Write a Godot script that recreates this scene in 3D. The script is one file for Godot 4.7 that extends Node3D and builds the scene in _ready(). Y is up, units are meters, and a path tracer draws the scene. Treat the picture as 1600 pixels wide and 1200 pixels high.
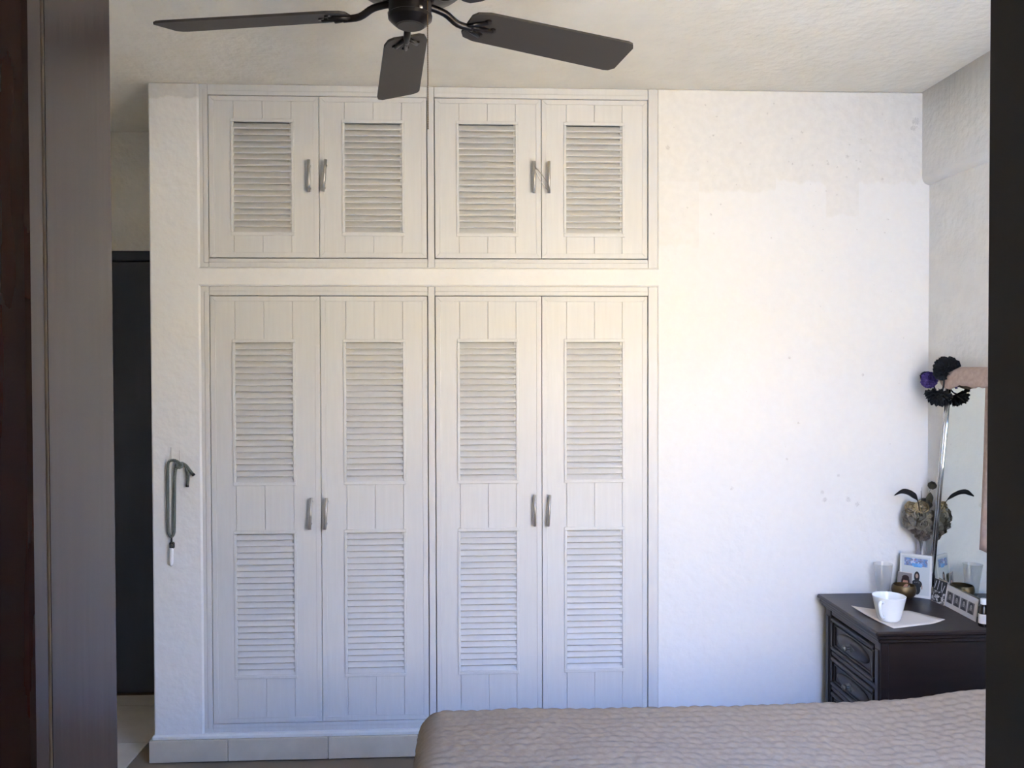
extends Node3D

# ---------------------------------------------------------------- key measures (metres)
const CEIL := 2.72
const EYE := Vector3(0, 1.575, 3.4)
const NEAR_Z := 2.6          # room side of the wall with the doorway
const NEAR_T := 0.148
const RIGHT_X := 1.9
const LEFT_X := -2.3
const COL_X := -1.285
const BACK_Z := -0.71        # end wall of the passage beside the closet

var M := {}
var rng := RandomNumberGenerator.new()
var used := {}

func _ready():
	rng.seed = 7
	# ---- camera
	var cam := Camera3D.new()
	cam.name = "camera"
	cam.fov = rad_to_deg(2.0 * atan(600.0 / 1305.0))
	cam.near = 0.02
	cam.far = 300.0
	add_child(cam)
	cam.position = EYE
	cam.rotation_degrees = Vector3(-1.0, -2.7, -0.16)
	cam.current = true
	# ---- sky, exposure
	var we := WorldEnvironment.new()
	we.name = "world_environment"
	var env := Environment.new()
	env.background_mode = Environment.BG_SKY
	var sky := Sky.new()
	var sm := ProceduralSkyMaterial.new()
	sm.sky_top_color = Color(0.34, 0.495, 0.785)
	sm.sky_horizon_color = Color(0.70, 0.775, 0.915)
	sm.sky_curve = 0.25
	sm.ground_bottom_color = Color(0.52, 0.46, 0.38)
	sm.ground_horizon_color = Color(0.62, 0.62, 0.62)
	sm.sky_energy_multiplier = 2.4
	sm.ground_energy_multiplier = 1.5
	sky.sky_material = sm
	env.sky = sky
	env.ambient_light_source = Environment.AMBIENT_SOURCE_SKY
	env.tonemap_mode = Environment.TONE_MAPPER_LINEAR
	env.tonemap_exposure = 8.4
	env.sdfgi_enabled = true
	env.ssao_enabled = true
	env.ssil_enabled = true
	we.environment = env
	add_child(we)
	# ---- sun, high behind the house: it lights the ground outside the window, never the room
	var sun := DirectionalLight3D.new()
	sun.name = "sun"
	sun.light_color = Color(1.0, 0.945, 0.77)
	sun.light_energy = 3.5
	sun.light_angular_distance = 0.5
	sun.shadow_enabled = true
	add_child(sun)
	sun.look_at_from_position(Vector3.ZERO, Vector3(0.15, -0.75, 0.65), Vector3.UP)

	make_materials()
	build_shell()
	build_doorway()
	build_outdoors()
	build_closets()
	build_bed()
	build_nightstand()
	build_fan()
	build_mirror()
	build_nightstand_things()
	build_wall_things()

# ================================================================ helpers: nodes
func numbered(called: String) -> String:
	if not used.has(called):
		used[called] = 0
		return called
	used[called] += 1
	return "%s_%03d" % [called, used[called]]

func thing(called: String, label: String, category: String, at := Vector3.ZERO, group := "") -> Node3D:
	var o := Node3D.new()
	o.name = numbered(called)
	add_child(o)
	o.position = at
	tag(o, label, category, group)
	return o

func tag(o: Node, label: String, category: String, group := "", kind := ""):
	o.set_meta("label", label)
	o.set_meta("category", category)
	if group != "": o.set_meta("group", group)
	if kind != "": o.set_meta("kind", kind)

func ST(flat := true) -> SurfaceTool:
	var st := SurfaceTool.new()
	st.begin(Mesh.PRIMITIVE_TRIANGLES)
	st.set_smooth_group(-1 if flat else 0)
	return st

func done(st: SurfaceTool) -> ArrayMesh:
	st.generate_normals()
	return st.commit()

func put(called: String, mesh: Mesh, mat: Material, parent: Node, at := Vector3.ZERO) -> MeshInstance3D:
	var o := MeshInstance3D.new()
	o.name = numbered(called) if parent == self else called
	o.mesh = mesh
	o.material_override = mat
	o.cast_shadow = GeometryInstance3D.SHADOW_CASTING_SETTING_ON
	parent.add_child(o, true)
	o.position = at
	return o

func obj(called: String, st: SurfaceTool, mat: Material, parent: Node, at := Vector3.ZERO) -> MeshInstance3D:
	return put(called, done(st), mat, parent, at)

func structure(called: String, st: SurfaceTool, mat: Material, label: String, category: String) -> MeshInstance3D:
	var o := obj(called, st, mat, self)
	tag(o, label, category, "", "structure")
	return o

# ================================================================ helpers: shapes
func tri_out(st: SurfaceTool, a: Vector3, b: Vector3, c: Vector3, mid: Vector3):
	var n := (a - c).cross(a - b)
	if n.dot((a + b + c) / 3.0 - mid) < 0.0:
		st.add_vertex(a); st.add_vertex(c); st.add_vertex(b)
	else:
		st.add_vertex(a); st.add_vertex(b); st.add_vertex(c)

func quad_out(st: SurfaceTool, a: Vector3, b: Vector3, c: Vector3, d: Vector3, mid: Vector3):
	tri_out(st, a, b, c, mid)
	tri_out(st, a, c, d, mid)

# a box with chamfered edges (b = 0: plain)
func box(st: SurfaceTool, c: Vector3, s: Vector3, b := 0.0, turn := Basis.IDENTITY):
	var h := s * 0.5
	b = min(b, min(h.x, min(h.y, h.z)) * 0.9)
	var vx := {}; var vy := {}; var vz := {}
	for sx in [-1, 1]:
		for sy in [-1, 1]:
			for sz in [-1, 1]:
				var k := Vector3i(sx, sy, sz)
				vx[k] = c + turn * Vector3(sx * h.x, sy * (h.y - b), sz * (h.z - b))
				vy[k] = c + turn * Vector3(sx * (h.x - b), sy * h.y, sz * (h.z - b))
				vz[k] = c + turn * Vector3(sx * (h.x - b), sy * (h.y - b), sz * h.z)
	for s1 in [-1, 1]:
		quad_out(st, vx[Vector3i(s1, -1, -1)], vx[Vector3i(s1, -1, 1)], vx[Vector3i(s1, 1, 1)], vx[Vector3i(s1, 1, -1)], c)
		quad_out(st, vy[Vector3i(-1, s1, -1)], vy[Vector3i(-1, s1, 1)], vy[Vector3i(1, s1, 1)], vy[Vector3i(1, s1, -1)], c)
		quad_out(st, vz[Vector3i(-1, -1, s1)], vz[Vector3i(-1, 1, s1)], vz[Vector3i(1, 1, s1)], vz[Vector3i(1, -1, s1)], c)
	if b <= 0.0: return
	for s1 in [-1, 1]:
		for s2 in [-1, 1]:
			quad_out(st, vx[Vector3i(s1, s2, -1)], vx[Vector3i(s1, s2, 1)], vy[Vector3i(s1, s2, 1)], vy[Vector3i(s1, s2, -1)], c)
			quad_out(st, vx[Vector3i(s1, -1, s2)], vx[Vector3i(s1, 1, s2)], vz[Vector3i(s1, 1, s2)], vz[Vector3i(s1, -1, s2)], c)
			quad_out(st, vy[Vector3i(-1, s1, s2)], vy[Vector3i(1, s1, s2)], vz[Vector3i(1, s1, s2)], vz[Vector3i(-1, s1, s2)], c)
			for s3 in [-1, 1]:
				var k := Vector3i(s1, s2, s3)
				tri_out(st, vx[k], vy[k], vz[k], c)

# box from its two corners
func span(st: SurfaceTool, a: Vector3, b: Vector3, bev := 0.0):
	box(st, (a + b) * 0.5, (b - a).abs(), bev)

# profile: Vector2(radius, height) from bottom to top
func lathe(st: SurfaceTool, profile: Array, at := Vector3.ZERO, segs := 24, turn := Basis.IDENTITY, squash := Vector2.ONE):
	var group := 1
	for i in range(profile.size() - 1):
		if i > 0:
			var d0: Vector2 = (profile[i] - profile[i - 1]).normalized()
			var d1: Vector2 = (profile[i + 1] - profile[i]).normalized()
			if d0.dot(d1) < 0.8: group += 1
		st.set_smooth_group(group)
		var p: Vector2 = profile[i]
		var q: Vector2 = profile[i + 1]
		for k in segs:
			var a0 := TAU * k / segs
			var a1 := TAU * (k + 1) / segs
			var p0 := at + turn * Vector3(p.x * cos(a0) * squash.x, p.y, p.x * sin(a0) * squash.y)
			var p1 := at + turn * Vector3(p.x * cos(a1) * squash.x, p.y, p.x * sin(a1) * squash.y)
			var q0 := at + turn * Vector3(q.x * cos(a0) * squash.x, q.y, q.x * sin(a0) * squash.y)
			var q1 := at + turn * Vector3(q.x * cos(a1) * squash.x, q.y, q.x * sin(a1) * squash.y)
			if p.x > 1e-6:
				st.add_vertex(p0); st.add_vertex(q0); st.add_vertex(p1)
			if q.x > 1e-6:
				st.add_vertex(p1); st.add_vertex(q0); st.add_vertex(q1)

func tube(st: SurfaceTool, pts: Array, radius, segs := 8, caps := true):
	st.set_smooth_group(0)
	var rings := []
	var up := Vector3.UP
	var n := pts.size()
	for i in n:
		var d: Vector3 = (pts[min(i + 1, n - 1)] - pts[max(i - 1, 0)]).normalized()
		if i == 0 and abs(d.dot(up)) > 0.9: up = Vector3.RIGHT
		var s := d.cross(up).normalized()
		up = s.cross(d).normalized()
		var r: float = radius[i] if radius is Array else radius
		var ring := []
		for k in segs:
			var a := TAU * k / segs
			ring.append(pts[i] + (s * cos(a) + up * sin(a)) * r)
		rings.append(ring)
	for i in range(n - 1):
		var mid: Vector3 = (pts[i] + pts[i + 1]) * 0.5
		for k in segs:
			var k1 := (k + 1) % segs
			quad_out(st, rings[i][k], rings[i][k1], rings[i + 1][k1], rings[i + 1][k], mid)
	if caps:
		for e in [0, n - 1]:
			var inner: Vector3 = pts[1] if e == 0 else pts[n - 2]
			for k in range(1, segs - 1):
				tri_out(st, rings[e][0], rings[e][k], rings[e][k + 1], inner)

func smooth_path(ctrl: Array, per := 6) -> Array:
	var out := []
	var n := ctrl.size()
	for i in range(n - 1):
		var p0: Vector3 = ctrl[max(i - 1, 0)]
		var p1: Vector3 = ctrl[i]
		var p2: Vector3 = ctrl[i + 1]
		var p3: Vector3 = ctrl[min(i + 2, n - 1)]
		for k in per:
			out.append(p1.cubic_interpolate(p2, p0, p3, float(k) / per))
	out.append(ctrl[n - 1])
	return out

# a grid of points (rows of equal length) as a smooth sheet; uv optional
func sheet(st: SurfaceTool, rows: Array, with_uv := false, flip := false):
	st.set_smooth_group(0)
	var nr := rows.size()
	var nc: int = rows[0].size()
	for r in range(nr - 1):
		for c in range(nc - 1):
			var idx := [[r, c], [r, c + 1], [r + 1, c + 1], [r, c], [r + 1, c + 1], [r + 1, c]]
			if flip: idx.reverse()
			for q in idx:
				if with_uv: st.set_uv(Vector2(float(q[1]) / (nc - 1), float(q[0]) / (nr - 1)))
				st.add_vertex(rows[q[0]][q[1]])

# a sheet with thickness: front, back and rim
func thick_sheet(st: SurfaceTool, rows: Array, offset: Vector3):
	var back := []
	for r in rows:
		var b := []
		for p in r: b.append(p + offset)
		back.append(b)
	sheet(st, rows)
	sheet(st, back, false, true)
	var nr := rows.size()
	var nc: int = rows[0].size()
	for c in range(nc - 1):
		for r in [0, nr - 1]:
			quad_out(st, rows[r][c], rows[r][c + 1], back[r][c + 1], back[r][c], rows[nr / 2][c])
	for r in range(nr - 1):
		for c in [0, nc - 1]:
			quad_out(st, rows[r][c], rows[r + 1][c], back[r + 1][c], back[r][c], rows[r][nc / 2])

# ================================================================ helpers: textures
func noise(freq: float, seed_ := 1, octaves := 4, kind := FastNoiseLite.TYPE_SIMPLEX_SMOOTH) -> FastNoiseLite:
	var n := FastNoiseLite.new()
	n.noise_type = kind
	n.seed = seed_
	n.frequency = freq
	n.fractal_octaves = octaves
	return n

func tex_of(im: Image) -> ImageTexture:
	im.generate_mipmaps()
	return ImageTexture.create_from_image(im)

func bump_tex(n: FastNoiseLite, size: int, strength: float, stretch := Vector2i(1, 1)) -> ImageTexture:
	var im := n.get_seamless_image(size / stretch.x, size / stretch.y)
	im.resize(size, size, Image.INTERPOLATE_CUBIC)
	im.convert(Image.FORMAT_RGBA8)
	im.bump_map_to_normal_map(strength)
	return tex_of(im)

# a mottled colour: between a and b by noise
func tone_tex(n: FastNoiseLite, size: int, a: Color, b: Color, stretch := Vector2i(1, 1)) -> ImageTexture:
	var im := n.get_seamless_image(size / stretch.x, size / stretch.y)
	im.resize(size, size, Image.INTERPOLATE_CUBIC)
	im.convert(Image.FORMAT_L8)
	var src := im.get_data()
	var out := PackedByteArray()
	out.resize(size * size * 3)
	for i in src.size():
		var t := src[i] / 255.0
		out[i * 3] = int(255.0 * lerpf(a.r, b.r, t))
		out[i * 3 + 1] = int(255.0 * lerpf(a.g, b.g, t))
		out[i * 3 + 2] = int(255.0 * lerpf(a.b, b.b, t))
	return tex_of(Image.create_from_data(size, size, false, Image.FORMAT_RGB8, out))

func mat(color: Color, rough := 0.6, metal := 0.0) -> StandardMaterial3D:
	var m := StandardMaterial3D.new()
	m.albedo_color = color
	m.roughness = rough
	m.metallic = metal
	return m

func tri(m: StandardMaterial3D, tiles_per_m: float, world := true):
	m.uv1_triplanar = true
	m.uv1_world_triplanar = world
	m.uv1_scale = Vector3.ONE * tiles_per_m

func make_materials():
	var plaster_n := bump_tex(noise(0.035, 3, 4), 512, 2.2)
	# wall paint, its own picture of patches made in wall_paint()
	var w := mat(Color.WHITE, 0.85)
	w.albedo_texture = wall_paint()
	w.normal_enabled = true
	w.normal_texture = wall_bump()
	w.normal_scale = 0.4
	M.wall = w
	var pw := mat(Color.WHITE, 0.88)
	pw.albedo_texture = tone_tex(noise(0.012, 21, 5), 512, Color(0.905, 0.895, 0.86), Color(0.935, 0.925, 0.89))
	pw.normal_enabled = true
	pw.normal_texture = plaster_n
	pw.normal_scale = 0.6
	tri(pw, 1.6)
	M.plain_wall = pw
	var rw := mat(Color.WHITE, 0.88)
	rw.albedo_texture = tone_tex(noise(0.010, 22, 5), 512, Color(0.89, 0.875, 0.84), Color(0.92, 0.905, 0.87))
	rw.normal_enabled = true
	rw.normal_texture = plaster_n
	rw.normal_scale = 0.6
	tri(rw, 1.3)
	M.side_wall = rw
	var ce := mat(Color.WHITE, 0.9)
	ce.albedo_texture = tone_tex(noise(0.008, 23, 5), 512, Color(0.92, 0.89, 0.82), Color(0.945, 0.915, 0.85))
	ce.normal_enabled = true
	ce.normal_texture = plaster_n
	ce.normal_scale = 0.7
	tri(ce, 1.1)
	M.ceiling = ce
	# satin paint of the closet joinery, with faint brush grain
	var cl := mat(Color.WHITE, 0.5)
	cl.albedo_texture = tone_tex(noise(0.05, 31, 3), 512, Color(0.835, 0.825, 0.805), Color(0.855, 0.845, 0.825), Vector2i(1, 16))
	cl.normal_enabled = true
	cl.normal_texture = bump_tex(noise(0.06, 32, 3), 512, 1.2, Vector2i(1, 16))
	cl.normal_scale = 0.08
	tri(cl, 2.2)
	M.closet = cl
	var cs := mat(Color.WHITE, 0.55)
	cs.albedo_texture = tone_tex(noise(0.03, 33, 4), 256, Color(0.82, 0.81, 0.79), Color(0.85, 0.84, 0.82))
	tri(cs, 3.0)
	M.slat = cs
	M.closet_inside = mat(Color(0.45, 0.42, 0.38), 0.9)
	M.steel = mat(Color(0.74, 0.72, 0.69), 0.38, 0.85)
	M.chrome = mat(Color(0.78, 0.78, 0.78), 0.14, 1.0)
	M.mirror = mat(Color(0.80, 0.82, 0.80), 0.015, 1.0)
	# floor and skirting tiles
	for i in 3:
		var k := 0.03 * (i - 1)
		var t := mat(Color.WHITE, 0.35)
		t.albedo_texture = tone_tex(noise(0.015, 40 + i, 5), 256, Color(0.82 + k, 0.77 + k, 0.68 + k), Color(0.87 + k, 0.82 + k, 0.73 + k))
		tri(t, 1.7)
		M["tile%d" % i] = t
	M.grout = mat(Color(0.52, 0.46, 0.38), 0.95)
	# woods
	var jw := mat(Color.WHITE, 0.2)
	jw.albedo_texture = tone_tex(noise(0.03, 50, 4), 512, Color(0.15, 0.062, 0.045), Color(0.23, 0.10, 0.07), Vector2i(1, 12))
	jw.normal_enabled = true
	jw.normal_texture = bump_tex(noise(0.05, 51, 3), 512, 0.8, Vector2i(1, 14))
	jw.normal_scale = 0.12
	tri(jw, 1.5)
	M.jamb = jw
	M.black_post = mat(Color(0.25, 0.235, 0.225), 0.9)
	var ns := mat(Color.WHITE, 0.38)
	ns.albedo_texture = tone_tex(noise(0.03, 52, 4), 512, Color(0.10, 0.075, 0.07), Color(0.15, 0.105, 0.098), Vector2i(8, 1))
	ns.normal_enabled = true
	ns.normal_texture = bump_tex(noise(0.05, 53, 3), 512, 1.0, Vector2i(8, 1))
	ns.normal_scale = 0.15
	tri(ns, 2.0)
	M.dark_wood = ns
	var dd := mat(Color.WHITE, 0.6)
	dd.albedo_texture = tone_tex(noise(0.03, 54, 3), 256, Color(0.20, 0.205, 0.225), Color(0.23, 0.235, 0.255), Vector2i(1, 8))
	tri(dd, 1.0)
	M.slate_door = dd
	M.blade = mat(Color(0.20, 0.18, 0.16), 0.6)
	M.fan_metal = mat(Color(0.13, 0.11, 0.10), 0.3, 0.6)
	M.brass_dull = mat(Color(0.42, 0.35, 0.25), 0.42, 0.85)
	M.pewter = mat(Color(0.45, 0.44, 0.42), 0.35, 0.9)
	# cloth
	var bs := mat(Color.WHITE, 0.95)
	bs.albedo_texture = tone_tex(noise(0.03, 60, 4), 512, Color(0.56, 0.49, 0.41), Color(0.64, 0.57, 0.485))
	bs.normal_enabled = true
	bs.normal_texture = bump_tex(noise(0.25, 61, 2), 512, 2.0)
	bs.normal_scale = 0.5
	tri(bs, 2.5)
	M.bedspread = bs
	M.mattress = mat(Color(0.78, 0.76, 0.72), 0.95)
	var sc := mat(Color.WHITE, 0.95)
	sc.albedo_texture = tone_tex(noise(0.04, 62, 4), 256, Color(0.66, 0.57, 0.51), Color(0.76, 0.67, 0.61))
	tri(sc, 4.0)
	M.scarf = sc
	M.cord = mat(Color(0.40, 0.42, 0.39), 0.9)
	M.cord_end = mat(Color(0.12, 0.12, 0.12), 0.6)
	var bp := mat(Color.WHITE, 0.85)
	bp.albedo_texture = tone_tex(noise(0.04, 63, 3), 256, Color(0.05, 0.06, 0.08), Color(0.14, 0.16, 0.19))
	tri(bp, 9.0)
	M.black_petal = bp
	var vp := mat(Color.WHITE, 0.85)
	vp.albedo_texture = tone_tex(noise(0.05, 64, 3), 256, Color(0.15, 0.10, 0.30), Color(0.52, 0.43, 0.76))
	tri(vp, 9.0)
	M.purple_petal = vp
	M.feather = mat(Color(0.10, 0.09, 0.10), 0.75)
	M.white_ceramic = mat(Color(0.93, 0.93, 0.91), 0.12)
	M.paper = mat(Color(0.83, 0.79, 0.74), 0.85)
	var gl := mat(Color(0.60, 0.63, 0.64, 0.14), 0.03)
	gl.transparency = BaseMaterial3D.TRANSPARENCY_ALPHA
	M.glass = gl
	var cr := mat(Color(0.94, 0.94, 0.95), 0.18)
	cr.refraction_enabled = true
	cr.refraction_scale = 0.05
	M.crystal = cr

# the back wall's coats of paint: an older, creamier coat left above a ragged roller line, chips and smudges
const WP := 512.0            # pixels per 1 m, x from -1.3, y from 2.72 down
func wall_paint() -> ImageTexture:
	var W := 1640
	var H := 1394
	var fine := noise(0.05, 5, 3)
	var broad := noise(0.006, 6, 4)
	var edge := noise(0.03, 8, 3)
	var out := PackedByteArray()
	out.resize(W * H * 3)
	var fi := fine.get_image(W, H)
	fi.convert(Image.FORMAT_L8)
	var fd := fi.get_data()
	for j in H:
		var y := CEIL - j / WP
		for i in W:
			var x := -1.3 + i / WP
			var f := fd[j * W + i] / 255.0 - 0.5
			var c := Color(0.915, 0.905, 0.885)
			var old := 0.0
			if x > 0.7 and y > 1.9:
				var line := 2.345
				if x > 0.93 and x < 1.25: line = 2.305
				elif x >= 1.46 and x < 1.60: line = 2.21
				elif x <= 0.93: line = 2.08
				line += edge.get_noise_2d(i, 0) * 0.02
				old = clampf((y - line) / 0.012 + 0.5, 0.0, 1.0)
				if x > 1.46 and x < 1.60: old *= 0.8
				elif x <= 0.93 and y < 2.345: old *= 0.55
			elif x < -1.08:
				old = clampf((y - 2.655 - edge.get_noise_2d(i, 0) * 0.012) / 0.01, 0.0, 1.0) * 1.6
			c = c.lerp(Color(0.90, 0.884, 0.853), minf(old, 1.0))
			if old > 1.0: c = c.darkened((old - 1.0) * 0.1)
			var v := f * (0.012 + 0.02 * old)
			out[(j * W + i) * 3] = int(clampf(c.r + v, 0, 1) * 255)
			out[(j * W + i) * 3 + 1] = int(clampf(c.g + v, 0, 1) * 255)
			out[(j * W + i) * 3 + 2] = int(clampf(c.b + v, 0, 1) * 255)
	var im := Image.create_from_data(W, H, false, Image.FORMAT_RGB8, out)
	# chips and scuffs read from the photograph: x, y, size in pixels of this picture
	var marks := [[1.07, 1.08, 4], [1.46, 1.03, 5], [1.45, 1.06, 4], [1.35, 1.35, 3], [1.56, 1.03, 6], [1.60, 1.01, 5], [1.52, 1.13, 3], [1.31, 1.62, 3],
		[0.98, 2.21, 3], [1.36, 2.55, 3], [1.55, 2.45, 4], [1.60, 2.40, 3], [1.47, 2.42, 3], [1.70, 2.36, 3], [0.80, 2.48, 5], [1.84, 2.60, 8], [1.83, 2.57, 6], [1.30, 1.2, 3], [1.62, 1.55, 3]]
	var r := RandomNumberGenerator.new()
	r.seed = 4
	for k in 60:
		marks.append([r.randf_range(0.78, 1.85), r.randf_range(2.1, 2.68), r.randi_range(1, 2)])
	for k in 30:
		marks.append([r.randf_range(0.78, 1.85), r.randf_range(0.7, 2.1), 1])
	for m in marks:
		var px := int((m[0] + 1.3) * WP)
		var py := int((CEIL - m[1]) * WP)
		for dj in range(-m[2], m[2] + 1):
			for di in range(-m[2], m[2] + 1):
				var q := Vector2i(px + di, py + dj)
				if q.x < 0 or q.y < 0 or q.x >= W or q.y >= H: continue
				if Vector2(di, dj).length() > m[2] * (0.6 + 0.6 * r.randf()): continue
				im.set_pixelv(q, im.get_pixelv(q).lerp(Color(0.58, 0.55, 0.52), 0.35 * r.randf()))
	return tex_of(im)

func wall_bump() -> ImageTexture:
	var im := noise(0.03, 9, 5).get_image(1640, 1394)
	im.convert(Image.FORMAT_RGBA8)
	im.bump_map_to_normal_map(2.6)
	return tex_of(im)

# ================================================================ the room
# a wall block whose faces carry uv from x and y, for the picture of the paint
func wall_block(st: SurfaceTool, a: Vector3, b: Vector3):
	var lo := Vector3(min(a.x, b.x), min(a.y, b.y), min(a.z, b.z))
	var hi := Vector3(max(a.x, b.x), max(a.y, b.y), max(a.z, b.z))
	var bev := 0.006
	var c := (lo + hi) * 0.5
	var tmp := ST(true)
	box(tmp, c, hi - lo, bev)
	var arr := tmp.commit_to_arrays()
	var v: PackedVector3Array = arr[Mesh.ARRAY_VERTEX]
	for p in v:
		st.set_uv(Vector2((p.x + 1.3) * WP / 1640.0, (CEIL - p.y) * WP / 1394.0))
		st.add_vertex(p)

func build_shell():
	# back wall: column, band between the closets, sill under them, wall to the right
	var st := ST(true)
	wall_block(st, Vector3(COL_X, 0, -0.71), Vector3(-1.088, CEIL, 0))
	wall_block(st, Vector3(-1.10, 1.912, -0.65), Vector3(0.77, 1.988, 0))
	wall_block(st, Vector3(-1.10, 0, -0.65), Vector3(0.77, 0.108, 0.0))
	wall_block(st, Vector3(0.758, 0, -0.65), Vector3(RIGHT_X + 0.15, CEIL, 0))
	structure("wall_back", st, M.wall, "white plastered back wall holding the louvred closets", "wall")
	st = ST(true)
	span(st, Vector3(-1.2, 0, -0.80), Vector3(2.05, CEIL, -0.64))
	structure("wall_closet_rear", st, M.plain_wall, "plain wall closing the rear of the closets", "wall")
	# passage end wall
	st = ST(true)
	span(st, Vector3(LEFT_X - 0.15, 0, BACK_Z - 0.15), Vector3(-2.17, CEIL, BACK_Z))
	span(st, Vector3(-2.17, 2.15, BACK_Z - 0.15), Vector3(-1.33, CEIL, BACK_Z))
	span(st, Vector3(-1.33, 0, BACK_Z - 0.15), Vector3(-1.2, CEIL, BACK_Z))
	span(st, Vector3(LEFT_X - 0.15, -0.2, BACK_Z - 0.28), Vector3(-1.2, CEIL, BACK_Z - 0.15))  # unseen slab added to stop sunlight leaking under the door
	structure("wall_passage", st, M.ceiling, "shaded cream end wall above the slate passage door", "wall")
	# right wall with its beam
	st = ST(true)
	span(st, Vector3(RIGHT_X, 0, 0), Vector3(RIGHT_X + 0.15, CEIL, NEAR_Z + NEAR_T))
	var wr := structure("wall_right", st, M.side_wall, "off-white side wall behind the nightstand", "wall")
	st = ST(false)
	var prof := [Vector2(1.95, CEIL), Vector2(1.868, CEIL), Vector2(1.868, 2.40), Vector2(1.869, 2.37), Vector2(1.873, 2.352), Vector2(1.882, 2.342), Vector2(1.902, 2.334), Vector2(1.95, 2.334)]
	for i in range(prof.size() - 1):
		var p: Vector2 = prof[i]
		var q: Vector2 = prof[i + 1]
		var n := 16
		for k in n:
			var z0: float = NEAR_Z * k / n
			var z1: float = NEAR_Z * (k + 1) / n
			var o0 := 0.004 * sin(z0 * 9.0) if i > 1 and i < 6 else 0.0
			var o1 := 0.004 * sin(z1 * 9.0) if i > 1 and i < 6 else 0.0
			quad_out(st, Vector3(p.x, p.y + o0, z0), Vector3(q.x, q.y + o0, z0), Vector3(q.x, q.y + o1, z1), Vector3(p.x, p.y + o1, z1), Vector3(1.95, 2.55, (z0 + z1) / 2))
	obj("beam", st, M.side_wall, wr)
	# left wall
	st = ST(true)
	span(st, Vector3(LEFT_X - 0.15, 0, BACK_Z), Vector3(LEFT_X, CEIL, NEAR_Z + NEAR_T))
	structure("wall_left", st, M.plain_wall, "plain white left wall of the bedroom", "wall")
	# ceiling slab (with eaves) and hall ceiling
	st = ST(true)
	span(st, Vector3(LEFT_X - 0.3, CEIL, -1.2), Vector3(RIGHT_X + 0.3, CEIL + 0.25, NEAR_Z + NEAR_T + 0.12))
	span(st, Vector3(-1.1, CEIL, NEAR_Z), Vector3(0.66, CEIL + 0.24, 4.6))
	structure("ceiling", st, M.ceiling, "uneven cream plastered ceiling above the fan", "ceiling")
	# near wall: doorway and window openings
	var z0 := NEAR_Z
	var z1 := NEAR_Z + NEAR_T
	st = ST(true)
	span(st, Vector3(LEFT_X - 0.15, 0, z0), Vector3(-0.36, CEIL, z1 - 0.03))
	span(st, Vector3(-0.36, 2.1, z0), Vector3(0.53, CEIL, z1 - 0.03))
	span(st, Vector3(0.53, 0, z0), Vector3(0.62, CEIL, z1 - 0.03))
	span(st, Vector3(0.62, 0, z0), Vector3(1.50, 0.72, z1 - 0.03))
	span(st, Vector3(0.62, 2.48, z0), Vector3(1.50, CEIL, z1 - 0.03))
	span(st, Vector3(1.50, 0, z0), Vector3(RIGHT_X + 0.15, CEIL, z1 - 0.03))
	structure("wall_front", st, M.plain_wall, "white wall holding the doorway and the open window", "wall")
	# window frame
	var wn := Node3D.new()
	wn.name = "window_1"
	add_child(wn)
	tag(wn, "open window in the wall beside the doorway", "window", "", "structure")
	st = ST(true)
	for e in [[0.62, 0.655], [1.465, 1.50]]:
		span(st, Vector3(e[0], 0.72, z0 + 0.04), Vector3(e[1], 2.48, z0 + 0.09), 0.003)
	span(st, Vector3(0.655, 0.72, z0 + 0.04), Vector3(1.465, 0.75, z0 + 0.09), 0.003)
	span(st, Vector3(0.655, 2.45, z0 + 0.04), Vector3(1.465, 2.48, z0 + 0.09), 0.003)
	obj("window_frame", st, M.plain_wall, wn)
	# hall round the camera; rear opening added to let light onto the casing
	st = ST(true)
	span(st, Vector3(-1.1, 0, z1), Vector3(-0.95, CEIL, 4.6))
	span(st, Vector3(0.56, 0, z1), Vector3(0.66, CEIL, 4.6))
	span(st, Vector3(-0.95, 0, 4.45), Vector3(-0.30, CEIL, 4.6))
	span(st, Vector3(0.10, 0, 4.45), Vector3(0.56, CEIL, 4.6))
	span(st, Vector3(-0.30, 0, 4.45), Vector3(0.10, 1.75, 4.6))
	span(st, Vector3(-0.30, 2.10, 4.45), Vector3(0.10, CEIL, 4.6))
	structure("wall_hall", st, M.plain_wall, "pale walls of the hall outside the doorway", "wall")
	# floor: slab and tiles
	st = ST(true)
	span(st, Vector3(LEFT_X - 0.15, -0.3, -0.86), Vector3(RIGHT_X + 0.15, -0.006, NEAR_Z + NEAR_T))
	span(st, Vector3(-1.1, -0.3, NEAR_Z + NEAR_T), Vector3(0.66, -0.006, 4.6))
	var fl := structure("floor", st, M.grout, "beige ceramic tiled floor with thin grout lines", "floor")
	var meshes := {}
	var xs := []
	var x := -2.18
	while x < RIGHT_X: xs.append(x); x += 0.4
	var zs := []
	var z := -0.58
	while z < 2.6: zs.append(z); z += 0.4
	var xe := [LEFT_X] + xs + [RIGHT_X]
	var ze := [BACK_Z] + zs + [NEAR_Z]
	for i in range(xe.size() - 1):
		for j in range(ze.size() - 1):
			var s := Vector3(xe[i + 1] - xe[i] - 0.003, 0.012, ze[j + 1] - ze[j] - 0.003)
			if s.x < 0.02 or s.z < 0.02: continue
			var c := Vector3((xe[i] + xe[i + 1]) / 2, -0.006, (ze[j] + ze[j + 1]) / 2)
			if c.z < 0.02 and c.x > COL_X: continue
			var key := "%.3f %.3f" % [s.x, s.z]
			if not meshes.has(key):
				var t := ST(true)
				box(t, Vector3.ZERO, s, 0.0012)
				meshes[key] = done(t)
			put("tile", meshes[key], M["tile%d" % rng.randi_range(0, 2)], fl, c + Vector3(0, rng.randf_range(-0.0006, 0.0003), 0))
	# skirting tiles along column, closet and wall
	var bb := Node3D.new()
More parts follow.
